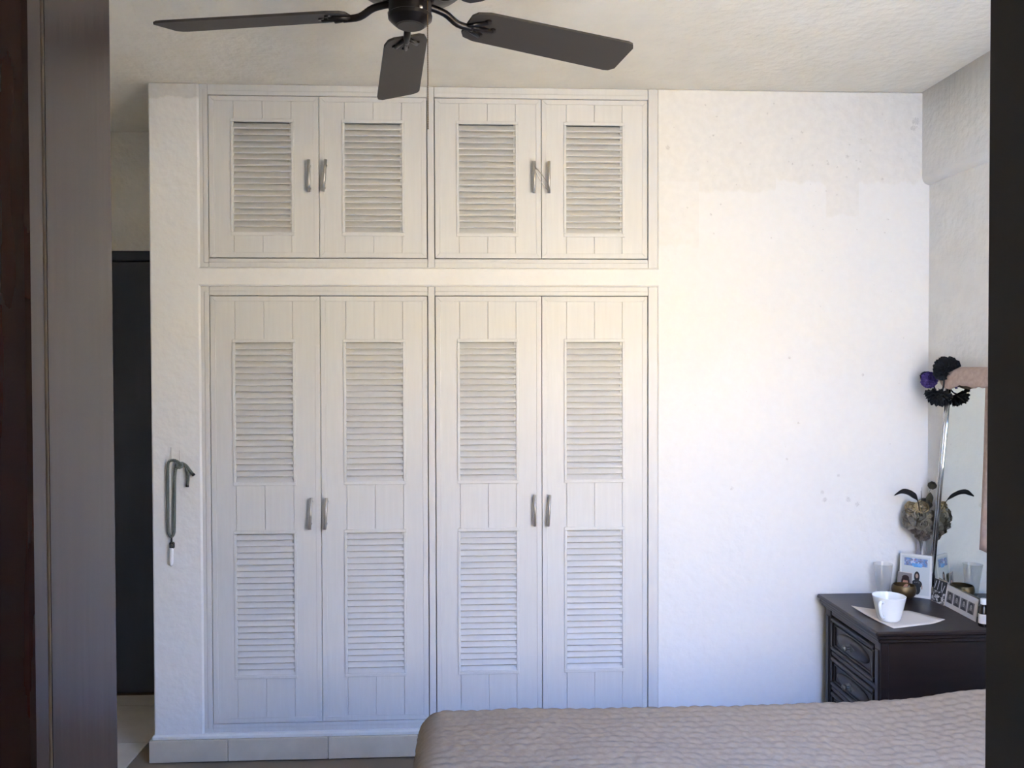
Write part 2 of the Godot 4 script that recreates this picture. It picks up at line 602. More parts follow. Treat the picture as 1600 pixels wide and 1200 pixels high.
	bb.name = "baseboard_back"
	add_child(bb)
	tag(bb, "beige tile skirting along the foot of the back wall", "baseboard", "", "structure")
	var cuts := [-1.302, -0.99, -0.59, -0.19, 0.21, 0.61, 1.01, 1.41, RIGHT_X]
	for i in range(cuts.size() - 1):
		var t := ST(true)
		span(t, Vector3(cuts[i] + 0.001, 0, 0.0), Vector3(cuts[i + 1] - 0.001, 0.088 + (i % 2) * 0.001, 0.014), 0.002)
		obj("skirting_tile", t, M["tile%d" % (i % 3)], bb)
	var t2 := ST(true)
	span(t2, Vector3(-1.302, 0, -0.30), Vector3(COL_X, 0.088, 0.0), 0.002)
	obj("skirting_tile", t2, M.tile1, bb)
	# thin plaster lip over the skirting
	t2 = ST(true)
	span(t2, Vector3(-1.293, 0.086, -0.3), Vector3(0.77, 0.107, 0.008), 0.006)
	obj("plaster_lip", t2, M.plain_wall, bb)
	# passage door
	var dr := Node3D.new()
	dr.name = "door_1"
	add_child(dr)
	tag(dr, "dark slate painted door at the end of the passage", "door", "", "structure")
	st = ST(true)
	span(st, Vector3(-2.12, 0.004, BACK_Z - 0.06), Vector3(-1.38, 2.10, BACK_Z - 0.015), 0.003)
	obj("door_leaf", st, M.slate_door, dr)
	st = ST(true)
	span(st, Vector3(-2.17, 0, BACK_Z - 0.1), Vector3(-2.123, 2.15, BACK_Z + 0.008), 0.003)
	span(st, Vector3(-1.377, 0, BACK_Z - 0.1), Vector3(-1.33, 2.15, BACK_Z + 0.008), 0.003)
	span(st, Vector3(-2.17, 2.104, BACK_Z - 0.1), Vector3(-1.33, 2.15, BACK_Z + 0.008), 0.003)
	obj("door_frame", st, M.slate_door, dr)

func build_doorway():
	var z0 := NEAR_Z
	var z1 := NEAR_Z + NEAR_T
	# left jamb: varnished board, bead, casing turned to the hall
	var tr := Node3D.new()
	tr.name = "trim_1"
	add_child(tr)
	tag(tr, "glossy dark brown varnished wooden door jamb with a thin bead", "door frame", "", "structure")
	var st := ST(true)
	span(st, Vector3(-0.366, 0, z0), Vector3(-0.336, 2.1, z1 - 0.026), 0.0015)
	obj("jamb_board", st, M.jamb, tr)
	st = ST(false)
	tube(st, [Vector3(-0.3375, 0, z1 - 0.0255), Vector3(-0.3375, 2.1, z1 - 0.0255)], 0.0017, 10)
	obj("bead", st, mat(Color(0.50, 0.45, 0.39), 0.7), tr)
	st = ST(true)
	span(st, Vector3(-0.43, 0, z1 - 0.025), Vector3(-0.3365, 2.16, z1), 0.003)
	obj("casing", st, M.jamb, tr)
	var t2 := Node3D.new()
	t2.name = "trim_2"
	add_child(t2)
	tag(t2, "matte black door post across from the varnished jamb", "door frame", "", "structure")
	st = ST(true)
	span(st, Vector3(0.506, 0, z0), Vector3(0.536, 2.1, z1), 0.002)
	obj("post", st, M.black_post, t2)
	var t3 := Node3D.new()
	t3.name = "trim_3"
	add_child(t3)
	tag(t3, "dark head board over the doorway", "door frame", "", "structure")
	st = ST(true)
	span(st, Vector3(-0.366, 2.1, z0), Vector3(0.536, 2.13, z1), 0.002)
	obj("head_board", st, M.jamb, t3)

func build_outdoors():
	var g := mat(Color.WHITE, 0.95)
	g.albedo_texture = tone_tex(noise(0.01, 70, 5), 512, Color(0.82, 0.76, 0.64), Color(0.90, 0.84, 0.72))
	tri(g, 0.2)
	var st := ST(true)
	span(st, Vector3(-60, -0.5, NEAR_Z + NEAR_T), Vector3(60, -0.31, 90))
	structure("ground", st, g, "sunlit sandy ground outside the window", "ground")
	var gw := mat(Color.WHITE, 0.95)
	gw.albedo_texture = tone_tex(noise(0.01, 71, 5), 256, Color(0.71, 0.66, 0.55), Color(0.79, 0.74, 0.63))
	tri(gw, 0.3)
	st = ST(true)
	span(st, Vector3(-30, -0.4, 9.5), Vector3(30, 4.2, 9.8))  # added unseen wall: covers the low sky and bounces warm sunlight inside
	structure("wall_added_outside", st, gw, "added unseen cream wall across from the window that hides the low sky", "wall")

# ================================================================ closets
var slat_mesh: ArrayMesh
var bar_mesh: ArrayMesh

func build_closets():
	# one slat, its top edge set back: 0.233 m long, along x
	var st := ST(true)
	var turn := Basis(Vector3.RIGHT, deg_to_rad(-38.0))
	box(st, Vector3.ZERO, Vector3(0.233, 0.034, 0.007), 0.0012, turn)
	slat_mesh = done(st)
	# bar handle: round bar on two posts, upright, base at the door face
	st = ST(false)
	tube(st, [Vector3(0, -0.064, 0.03), Vector3(0, -0.0635, 0.03), Vector3(0, 0.0635, 0.03), Vector3(0, 0.064, 0.03)], [0.0045, 0.006, 0.006, 0.0045], 14)
	for s in [-1, 1]:
		tube(st, [Vector3(0, s * 0.045, -0.002), Vector3(0, s * 0.045, 0.028)], 0.0042, 10)
	bar_mesh = done(st)

	var xs := [[-1.0505, -0.6145], [-0.6125, -0.1835], [-0.1495, 0.2815], [0.2835, 0.7180]]
	var up := thing("upper_closet", "upper built-in closet with four short white louvred doors under the ceiling", "closet", Vector3(-0.165, 1.988, 0))
	closet_body(up, 1.988, CEIL - 0.001, 2.0255, 2.6735)
	var lo := thing("lower_closet", "tall lower built-in closet with four white doors of two louvre panels", "closet", Vector3(-0.165, 0.108, 0))
	closet_body(lo, 0.108, 1.912, 0.1445, 1.8735)
	var knobs_up := [[-0.649, 2.349, 0.0], [-0.588, 2.351, -5.0], [0.252, 2.351, 0.0], [0.311, 2.351, 0.0]]
	var knobs_lo := [[-0.652, 0.998, -3.5], [-0.591, 0.997, -3.5], [0.251, 1.001, 0.0], [0.309, 1.000, -3.5]]
	for i in 4:
		door(up, xs[i][0], xs[i][1], 2.027, 2.672, [[2.128, 2.568, 18]], knobs_up[i], i)
		door(lo, xs[i][0], xs[i][1], 0.146, 1.872, [[1.122, 1.686, 23], [0.339, 0.914, 23]], knobs_lo[i], i)
	# metal ring wire tying the two right upper handles together
	var w := ST(false)
	var a := Vector3(0.252, 2.392, 0.026)
	var b := Vector3(0.311, 2.302, 0.026)
	var loop := []
	var d := (b - a).normalized()
	var sd := Vector3(-d.y, d.x, 0)
	for k in 33:
		var t := TAU * k / 32.0
		var along := cos(t)
		var p := a.lerp(b, 0.5 + 0.54 * along) + sd * 0.0095 * sin(t) + Vector3(0, 0, 0.010 * sin(t * 2.0) - 0.001)
		loop.append(p)
	tube(w, loop, 0.0016, 8, false)
	var wire := obj("tie_wire", w, M.steel, self)
	tag(wire, "thin metal loop slanting between two upper closet handles like an N", "wire")

func closet_body(root: Node3D, y0: float, y1: float, d0: float, d1: float):
	var o := root.position
	var st := ST(true)
	var x0 := -1.0895
	var x1 := 0.759
	var zf := -0.009
	# members: flat with a raised inner bead
	span(st, Vector3(x0, y0, -0.05) - o, Vector3(-1.0545, y1, zf) - o, 0.0015)
	span(st, Vector3(-1.074, y0 + 0.018, -0.04) - o, Vector3(-1.0535, y1 - 0.02, zf + 0.003) - o, 0.002)
	span(st, Vector3(0.7215, y0, -0.05) - o, Vector3(x1, y1, zf + 0.004) - o, 0.002)
	span(st, Vector3(-0.180, y0, -0.05) - o, Vector3(-0.153, y1, zf + 0.003) - o, 0.002)
	for e in [[-1.054, -0.181], [-0.152, 0.721]]:
		span(st, Vector3(e[0], d1 + 0.002, -0.05) - o, Vector3(e[1], y1, zf) - o, 0.0015)
		span(st, Vector3(e[0], d1 + 0.0015, -0.04) - o, Vector3(e[1], d1 + 0.02, zf + 0.003) - o, 0.002)
		span(st, Vector3(e[0], y0, -0.05) - o, Vector3(e[1], d0 - 0.002, zf) - o, 0.0015)
		span(st, Vector3(e[0], d0 - 0.018, -0.04) - o, Vector3(e[1], d0 - 0.0015, zf + 0.003) - o, 0.002)
	obj("frame", st, M.closet, root)
	st = ST(true)
	span(st, Vector3(x0, y0, -0.62) - o, Vector3(x1, y1, -0.60) - o)
	span(st, Vector3(x0, y0, -0.60) - o, Vector3(x0 + 0.01, y1, -0.05) - o)
	span(st, Vector3(x1 - 0.01, y0, -0.60) - o, Vector3(x1, y1, -0.05) - o)
	span(st, Vector3(-0.175, y0, -0.60) - o, Vector3(-0.158, y1, -0.05) - o)
	span(st, Vector3(x0, y0, -0.60) - o, Vector3(x1, y0 + 0.01, -0.05) - o)
	span(st, Vector3(x0, y1 - 0.01, -0.60) - o, Vector3(x1, y1, -0.05) - o)
	obj("carcass", st, M.closet_inside, root)

func door(root: Node3D, x0: float, x1: float, y0: float, y1: float, louvres: Array, knob: Array, idx: int):
	var d := Node3D.new()
	d.name = "door"
	root.add_child(d, true)
	d.position = Vector3(x0, y0, -0.006) - root.position
	d.rotation.y = [0.0, 0.0012, 0.0, 0.002][idx] * 0.5
	var w := x1 - x0
	var h := y1 - y0
	var off := 0.0975 if idx % 2 == 0 else 0.101
	var ow := 0.229                       # louvre opening
	var lx0 := off
	var lx1 := off + ow
	var mid := (lx0 + lx1) / 2
	var b := 0.0012                       # chamfer of the boards
	var g := 0.0006                       # half joint
	var th := 0.02
	# upright boards left and right of the opening
	var st := ST(true)
	span(st, Vector3(0, 0, -th), Vector3(lx0 - g, h, 0), b)
	obj("board", st, M.closet, d)
	st = ST(true)
	span(st, Vector3(lx1 + g, 0, -th), Vector3(w, h, 0), b)
	obj("board", st, M.closet, d)
	# short boards above, between and below the louvres
	var cuts := [h]
	for l in louvres: cuts.append(l[1] - y0); cuts.append(l[0] - y0)
	cuts.append(0.0)
	for k in range(0, cuts.size(), 2):
		for e in [[lx0 + g, mid - g], [mid + g, lx1 - g]]:
			st = ST(true)
			span(st, Vector3(e[0], cuts[k + 1], -th), Vector3(e[1], cuts[k], 0), b)
			obj("board", st, M.closet, d)
	# backing behind the joints
	st = ST(true)
	for k in range(0, cuts.size(), 2):
		span(st, Vector3(lx0 - 0.01, cuts[k + 1], -th - 0.004), Vector3(lx1 + 0.01, cuts[k], -th + 0.016))
	for l in louvres:
		for e in [lx0, lx1]:
			span(st, Vector3(e - 0.008, l[0] - y0, -th - 0.004), Vector3(e + (0.0 if e == lx0 else 0.008), l[1] - y0, -th + 0.016))
	obj("backing", st, M.closet, d)
	# thin mitred moulding round the edge
	st = ST(true)
	var mw := 0.021
	var mz := 0.0022
	mould(st, w, h, mw, mz)
	obj("moulding", st, M.closet, d)
	for l in louvres:
		var a: float = l[0] - y0
		var c: float = l[1] - y0
		# bead frame round the opening
		st = ST(true)
		var bw := 0.011
		span(st, Vector3(lx0 - bw, c, -0.004), Vector3(lx1 + bw, c + 0.013, 0.0045), 0.0015)
		span(st, Vector3(lx0 - bw, a - 0.013, -0.004), Vector3(lx1 + bw, a, 0.0045), 0.0015)
		span(st, Vector3(lx0 - bw, a, -0.004), Vector3(lx0, c, 0.0045), 0.0015)
		span(st, Vector3(lx1, a, -0.004), Vector3(lx1 + bw, c, 0.0045), 0.0015)
		obj("louvre_frame", st, M.closet, d)
		var n: int = l[2]
		for k in n:
			var s := put("slat", slat_mesh, M.slat, d, Vector3(mid, a + (k + 0.5) * (c - a) / n, -0.0095))
			s.rotation.z = rng.randf_range(-0.0004, 0.0004)
			s.rotation.x = rng.randf_range(-0.006, 0.006)
	# bar handle
	var hd := put("handle", bar_mesh, M.steel, d, Vector3(knob[0] - x0, knob[1] - y0, 0))
	hd.rotation_degrees.z = knob[2]
	hd.set_meta("label", "brushed steel bar handle")

# mitred strips along the four edges of a door face
func mould(st: SurfaceTool, w: float, h: float, mw: float, mz: float):
	var o := [Vector2(0.001, 0.001), Vector2(w - 0.001, 0.001), Vector2(w - 0.001, h - 0.001), Vector2(0.001, h - 0.001)]
	var i := [Vector2(mw, mw), Vector2(w - mw, mw), Vector2(w - mw, h - mw), Vector2(mw, h - mw)]
	for k in 4:
		var k1 := (k + 1) % 4
		var a: Vector2 = o[k]; var b: Vector2 = o[k1]; var c: Vector2 = i[k1]; var d: Vector2 = i[k]
		var dir := (b - a).normalized() * 0.0005
		a += dir; d += dir; b -= dir; c -= dir
		var mid := Vector3((a.x + b.x + c.x + d.x) / 4, (a.y + b.y + c.y + d.y) / 4, 0)
		var f := []
		for p in [a, b, c, d]: f.append(Vector3(p.x, p.y, mz))
		# a slope towards the panel
		var inn := (d - a).normalized() * 0.002
		f[2] -= Vector3(inn.x, inn.y, 0); f[3] -= Vector3(inn.x, inn.y, 0)
		var r := []
		for p in [a, b, c, d]: r.append(Vector3(p.x, p.y, -0.001))
		quad_out(st, f[0], f[1], f[2], f[3], mid)
		for e in 4:
			quad_out(st, f[e], f[(e + 1) % 4], r[(e + 1) % 4], r[e], mid)

# ================================================================ bed
func build_bed():
	var bed := thing("bed", "low double bed hidden under the quilted bedspread, head to the side wall", "bed", Vector3(0.9, 0, 1.6))
	var o := bed.position
	var st := ST(true)
	span(st, Vector3(-0.06, 0.12, 0.96) - o, Vector3(1.88, 0.30, 2.24) - o, 0.01)
	obj("base", st, M.dark_wood, bed)
	st = ST(true)
	span(st, Vector3(-0.07, 0.30, 0.95) - o, Vector3(1.88, 0.512, 2.25) - o, 0.04)
	obj("mattress", st, M.mattress, bed)
	for x in [0.0, 1.8]:
		for z in [1.02, 2.18]:
			st = ST(true)
			lathe(st, [Vector2(0, 0), Vector2(0.025, 0), Vector2(0.03, 0.13), Vector2(0, 0.13)], Vector3(x, 0, z) - o, 12)
			obj("leg", st, M.dark_wood, bed)
	# quilted spread: path along x (foot drop, turn, top) and along z (drop, turn, top, turn, drop)
	var px := []                            # [x, drop]
	var pz := []
	var R := 0.085
	var drop := 0.36
	var n := int(drop / 0.012)
	for k in n: px.append([-0.165 - 0.03 * (1.0 - float(k) / n), R + drop * (1.0 - float(k) / n)])
	for k in 12:
		var a := PI / 2 * k / 12
		px.append([-0.165 + R * (1 - cos(a)), R * (1 - sin(a))])
	var x := -0.165 + R
	while x < 1.885: px.append([x, 0.0]); x += 0.007
	R = 0.06
	for k in n: pz.append([0.885 - 0.025 * (1.0 - float(k) / n), R + drop * (1.0 - float(k) / n)])
	for k in 10:
		var a := PI / 2 * k / 10
		pz.append([0.885 + R * (1 - cos(a)), R * (1 - sin(a))])
	var z := 0.885 + R
	while z < 2.255: pz.append([z, 0.0]); z += 0.007
	for k in 10:
		var a := PI / 2 * (k + 1) / 10
		pz.append([2.255 + R * sin(a), R * (1 - cos(a))])
	for k in n: pz.append([2.315 + 0.02 * (k + 1.0) / n, R + drop * (k + 1.0) / n])
	var broad := noise(1.1, 80, 3)
	var jig := noise(6.0, 81, 2)
	var rows := []
	var sx := 0.0
	for i in px.size():
		if i > 0: sx += Vector2(px[i][0] - px[i - 1][0], px[i][1] - px[i - 1][1]).length()
		var row := []
		var sz := 0.0
		for j in pz.size():
			if j > 0: sz += Vector2(pz[j][0] - pz[j - 1][0], pz[j][1] - pz[j - 1][1]).length()
			var X: float = px[i][0]
			var Z: float = pz[j][0]
			var dr: float = max(px[i][1], pz[j][1]) if max(px[i][1], pz[j][1]) > 0.09 else px[i][1] + pz[j][1]
			var y := 0.552 + 0.018 * (1.0 - smoothstep(0.1, 1.3, px[i][0])) - dr
			# pillow under the spread at the head
			y += 0.046 * smoothstep(1.1, 1.8, X) * smoothstep(0.86, 0.95, Z) * (1.0 - smoothstep(2.0, 2.3, Z))
			y += 0.018 * broad.get_noise_2d(X, Z) * clampf(1.0 - dr * 6.0, 0, 1)
			# quilting: staggered rows of little stitched pillows, about 4 by 3 cm
			var wob := 0.7 * jig.get_noise_2d(X, Z)
			var u := sx / 0.042 + wob * 0.5
			var v := sz / 0.034 + wob * 0.4
			var rowi := floorf(v)
			u += 0.5 * fposmod(rowi, 2.0)
			var q := pow(absf(sin(PI * u)), 0.6) * pow(absf(sin(PI * v)), 0.6)
			q = 0.0046 * q
			var nx := -1.0 if px[i][1] > 0.085 else 0.0
			var nz := 0.0
			if pz[j][1] > 0.06: nz = -1.0 if Z < 1.6 else 1.0
			if nx != 0.0: X -= q + 0.012 * sin(sz * 14.0) * clampf((px[i][1] - 0.1) * 4.0, 0, 1)
			if nz != 0.0: Z += nz * (q + 0.012 * sin(sx * 13.0) * clampf((pz[j][1] - 0.1) * 4.0, 0, 1))
			if nx == 0.0 and nz == 0.0: y += q
			row.append(Vector3(X, y, Z))
		rows.append(row)
	st = ST(false)
	sheet(st, rows)
	var sp := obj("bedspread", st, M.bedspread, self)
	tag(sp, "beige quilted bedspread draped over the bed in front of the closets", "bedspread")

# ================================================================ nightstand
func build_nightstand():
	var ns := thing("nightstand", "dark wooden nightstand with moulded top and carved drawers against the side wall", "nightstand", Vector3(1.66, 0, 0.283))
	var o := ns.position
	var st := ST(true)
	# top: stepped mould
	span(st, Vector3(1.418, 0.628, 0.026) - o, Vector3(1.897, 0.645, 0.538) - o, 0.005)
	span(st, Vector3(1.426, 0.614, 0.032) - o, Vector3(1.896, 0.629, 0.530) - o, 0.004)
	span(st, Vector3(1.434, 0.600, 0.038) - o, Vector3(1.895, 0.615, 0.522) - o, 0.004)
	obj("top", st, M.dark_wood, ns)
	# carcass
	st = ST(true)
	span(st, Vector3(1.462, 0.05, 0.056) - o, Vector3(1.893, 0.601, 0.076) - o, 0.002)
	span(st, Vector3(1.462, 0.05, 0.488) - o, Vector3(1.893, 0.601, 0.506) - o, 0.002)
	span(st, Vector3(1.873, 0.05, 0.076) - o, Vector3(1.893, 0.601, 0.488) - o, 0.002)
	span(st, Vector3(1.462, 0.05, 0.076) - o, Vector3(1.873, 0.09, 0.488) - o, 0.002)
	obj("carcass", st, M.dark_wood, ns)
	# posts on the drawer side, fluted by a groove
	for z in [[0.048, 0.098], [0.466, 0.514]]:
		st = ST(true)
		span(st, Vector3(1.446, 0.0, z[0]) - o, Vector3(1.476, 0.601, z[1]) - o, 0.003)
		span(st, Vector3(1.441, 0.06, z[0] + 0.010) - o, Vector3(1.45, 0.57, z[1] - 0.010) - o, 0.003)
		obj("post", st, M.dark_wood, ns)
	for z in [[0.048, 0.088], [0.474, 0.514]]:
		st = ST(true)
		span(st, Vector3(1.853, 0.0, z[0]) - o, Vector3(1.893, 0.05, z[1]) - o, 0.003)
		obj("foot", st, M.dark_wood, ns)
	# rails between the drawers
	for y in [0.585, 0.423, 0.281, 0.139, 0.075]:
		st = ST(true)
		span(st, Vector3(1.449, y - 0.008, 0.098) - o, Vector3(1.47, y + (0.016 if y > 0.58 else 0.008), 0.466) - o, 0.002)
		obj("rail", st, M.dark_wood, ns)
	# drawers: framed front, sunk field with a raised cushion, cast pull
	for y in [0.503, 0.352, 0.210]:
		var dr := Node3D.new()
		dr.name = "drawer"
		ns.add_child(dr, true)
		dr.position = Vector3(1.45, y, 0.282) - o
		var hh := 0.066 if y > 0.5 else 0.058
		var hw := 0.180
		st = ST(true)
		span(st, Vector3(0.003, -hh, -hw), Vector3(0.40, hh, hw), 0.002)
		for s in [-1, 1]:
			span(st, Vector3(-0.007, s * hh, -hw), Vector3(0.006, s * (hh - 0.016), hw), 0.004)
			span(st, Vector3(-0.007, -hh + 0.016, s * hw), Vector3(0.006, hh - 0.016, s * (hw - 0.018)), 0.004)
			span(st, Vector3(-0.003, s * (hh - 0.022), -hw + 0.024), Vector3(0.006, s * (hh - 0.028), hw - 0.024), 0.002)
			span(st, Vector3(-0.003, -hh + 0.026, s * (hw - 0.024)), Vector3(0.006, hh - 0.026, s * (hw - 0.031)), 0.002)
		obj("drawer_front", st, M.dark_wood, dr)
		st = ST(false)
		lathe(st, [Vector2(1, 0), Vector2(0.96, 0.5), Vector2(0.82, 0.85), Vector2(0.55, 1), Vector2(0, 1.05)].map(func(p): return Vector2(p.x, p.y * 0.011)), Vector3(0.003, 0, 0), 28, Basis(Vector3.BACK, PI / 2), Vector2(hh - 0.031, hw - 0.045))
		obj("cushion_panel", st, M.dark_wood, dr)
		# pull: pierced backplate, neck and ball
		st = ST(false)
		var out := Basis(Vector3.BACK, PI / 2)
		lathe(st, [Vector2(0, 0.011), Vector2(0.016, 0.011), Vector2(0.016, 0.0135), Vector2(0.011, 0.0155), Vector2(0.006, 0.016), Vector2(0.005, 0.026), Vector2(0.010, 0.029), Vector2(0.0125, 0.035), Vector2(0.010, 0.041), Vector2(0.004, 0.044), Vector2(0, 0.0445)], Vector3(0.003, 0, 0), 18, out)
		for s in [-1, 1]:
			lathe(st, [Vector2(0, 0.009), Vector2(0.009, 0.009), Vector2(0.008, 0.0125), Vector2(0, 0.0145)], Vector3(0.003, 0, s * 0.020), 12, out)
			lathe(st, [Vector2(0, 0.008), Vector2(0.005, 0.008), Vector2(0.004, 0.0115), Vector2(0, 0.013)], Vector3(0.003, 0, s * 0.033), 10, out)
		obj("pull", st, M.pewter, dr).set_meta("label", "dull pewter drawer pull")

# ================================================================ fan
func build_fan():
	var c := Vector3(-0.146, 2.43, 1.38)
	var fan := thing("ceiling_fan", "dark brown five-bladed ceiling fan with a hanging pull chain", "fan", c)
	var st := ST(false)
	lathe(st, [Vector2(0.0, 0.29), Vector2(0.075, 0.29), Vector2(0.07, 0.26), Vector2(0.04, 0.22), Vector2(0.016, 0.215), Vector2(0.0, 0.215)], Vector3.ZERO, 28)
	obj("canopy", st, M.fan_metal, fan)
	st = ST(false)
	lathe(st, [Vector2(0.013, 0.12), Vector2(0.013, 0.225)], Vector3.ZERO, 14)
	obj("downrod", st, M.fan_metal, fan)
	st = ST(false)
	lathe(st, [Vector2(0, 0.045), Vector2(0.09, 0.045), Vector2(0.12, 0.05), Vector2(0.138, 0.065), Vector2(0.138, 0.10), Vector2(0.12, 0.13), Vector2(0.05, 0.145), Vector2(0, 0.145)], Vector3.ZERO, 36)
	obj("motor_housing", st, M.fan_metal, fan)
	st = ST(false)
	lathe(st, [Vector2(0, -0.034), Vector2(0.034, -0.034), Vector2(0.043, -0.027), Vector2(0.052, -0.018), Vector2(0.053, -0.010), Vector2(0.051, -0.008), Vector2(0.051, 0.022), Vector2(0.058, 0.028), Vector2(0.058, 0.046)], Vector3.ZERO, 32)
	var sw := obj("switch_housing", st, M.fan_metal, fan)
	st = ST(false)
	lathe(st, [Vector2(0, -0.0365), Vector2(0.030, -0.036), Vector2(0.033, -0.0335), Vector2(0, -0.0335)], Vector3.ZERO, 28)
	obj("bottom_cap", st, M.blade, sw)
	st = ST(false)
	for a in [0.6, 2.7, 4.8]:
		lathe(st, [Vector2(0, 0.046), Vector2(0.005, 0.046), Vector2(0.005, 0.051), Vector2(0.003, 0.053), Vector2(0, 0.0535)], Vector3(0, -0.006, 0), 10, Basis(Vector3.UP, a) * Basis(Vector3.RIGHT, PI / 2))
	obj("screw", st, M.steel, sw)
	# one blade with its iron along +x, pitched 12 degrees
	var pitch := Basis(Vector3.RIGHT, deg_to_rad(-13.0))
	var bl := ST(true)
	var outline := []
	for q in [[0.150, -0.034], [0.160, -0.048], [0.19, -0.057], [0.60, -0.066], [0.615, -0.063], [0.628, -0.050], [0.622, 0.048], [0.612, 0.062], [0.598, 0.066], [0.19, 0.057], [0.16, 0.048], [0.15, 0.034]]:
		outline.append(Vector2(q[0], q[1]))
	for k in range(1, outline.size() - 1):
		for s in [-1, 1]:
			var f := []
			for p in [outline[0], outline[k], outline[k + 1]]: f.append(pitch * Vector3(p.x, s * 0.003, p.y))
			tri_out(bl, f[0], f[1], f[2], pitch * Vector3(0.4, 0, 0))
	for k in outline.size():
		var p: Vector2 = outline[k]
		var q: Vector2 = outline[(k + 1) % outline.size()]
		quad_out(bl, pitch * Vector3(p.x, -0.003, p.y), pitch * Vector3(q.x, -0.003, q.y), pitch * Vector3(q.x, 0.003, q.y), pitch * Vector3(p.x, 0.003, p.y), pitch * Vector3(0.4, 0, 0))
	var blade_mesh := done(bl)
	var ir := ST(false)
	tube(ir, smooth_path([Vector3(0.045, 0.022, 0), Vector3(0.09, 0.014, 0), Vector3(0.125, -0.005, 0), Vector3(0.165, -0.008, 0)], 4), 0.009, 8)
	ir.set_smooth_group(-1)
	for q in [[-0.028, 0.02], [0.0, 0.045], [0.028, 0.02]]:
		tube(ir, [Vector3(0.14, -0.007, 0), pitch * Vector3(0.175 + q[1], -0.006, q[0])], 0.006, 8)
		lathe(ir, [Vector2(0, -0.0075), Vector2(0.009, -0.007), Vector2(0.010, -0.003), Vector2(0, -0.003)], pitch * Vector3(0.175 + q[1], 0, q[0]), 10, pitch)
	var iron_mesh := done(ir)
	for k in 5:
		var b := put("blade", blade_mesh, M.blade, fan)
		b.rotation_degrees.y = 25.7 + 72.0 * k
		put("blade_iron", iron_mesh, M.fan_metal, b)
	# ball chain
	st = ST(false)
	var pts := []
	var rad := []
	var y := 0.015
	while y > -0.285:
		pts.append(Vector3(0.043, y, 0.028)); rad.append(0.0007)
		pts.append(Vector3(0.043, y - 0.0012, 0.028)); rad.append(0.0017)
		pts.append(Vector3(0.043, y - 0.0030, 0.028)); rad.append(0.0017)
		y -= 0.0042
	tube(st, pts, rad, 6)
	obj("pull_chain", st, M.brass_dull, fan)

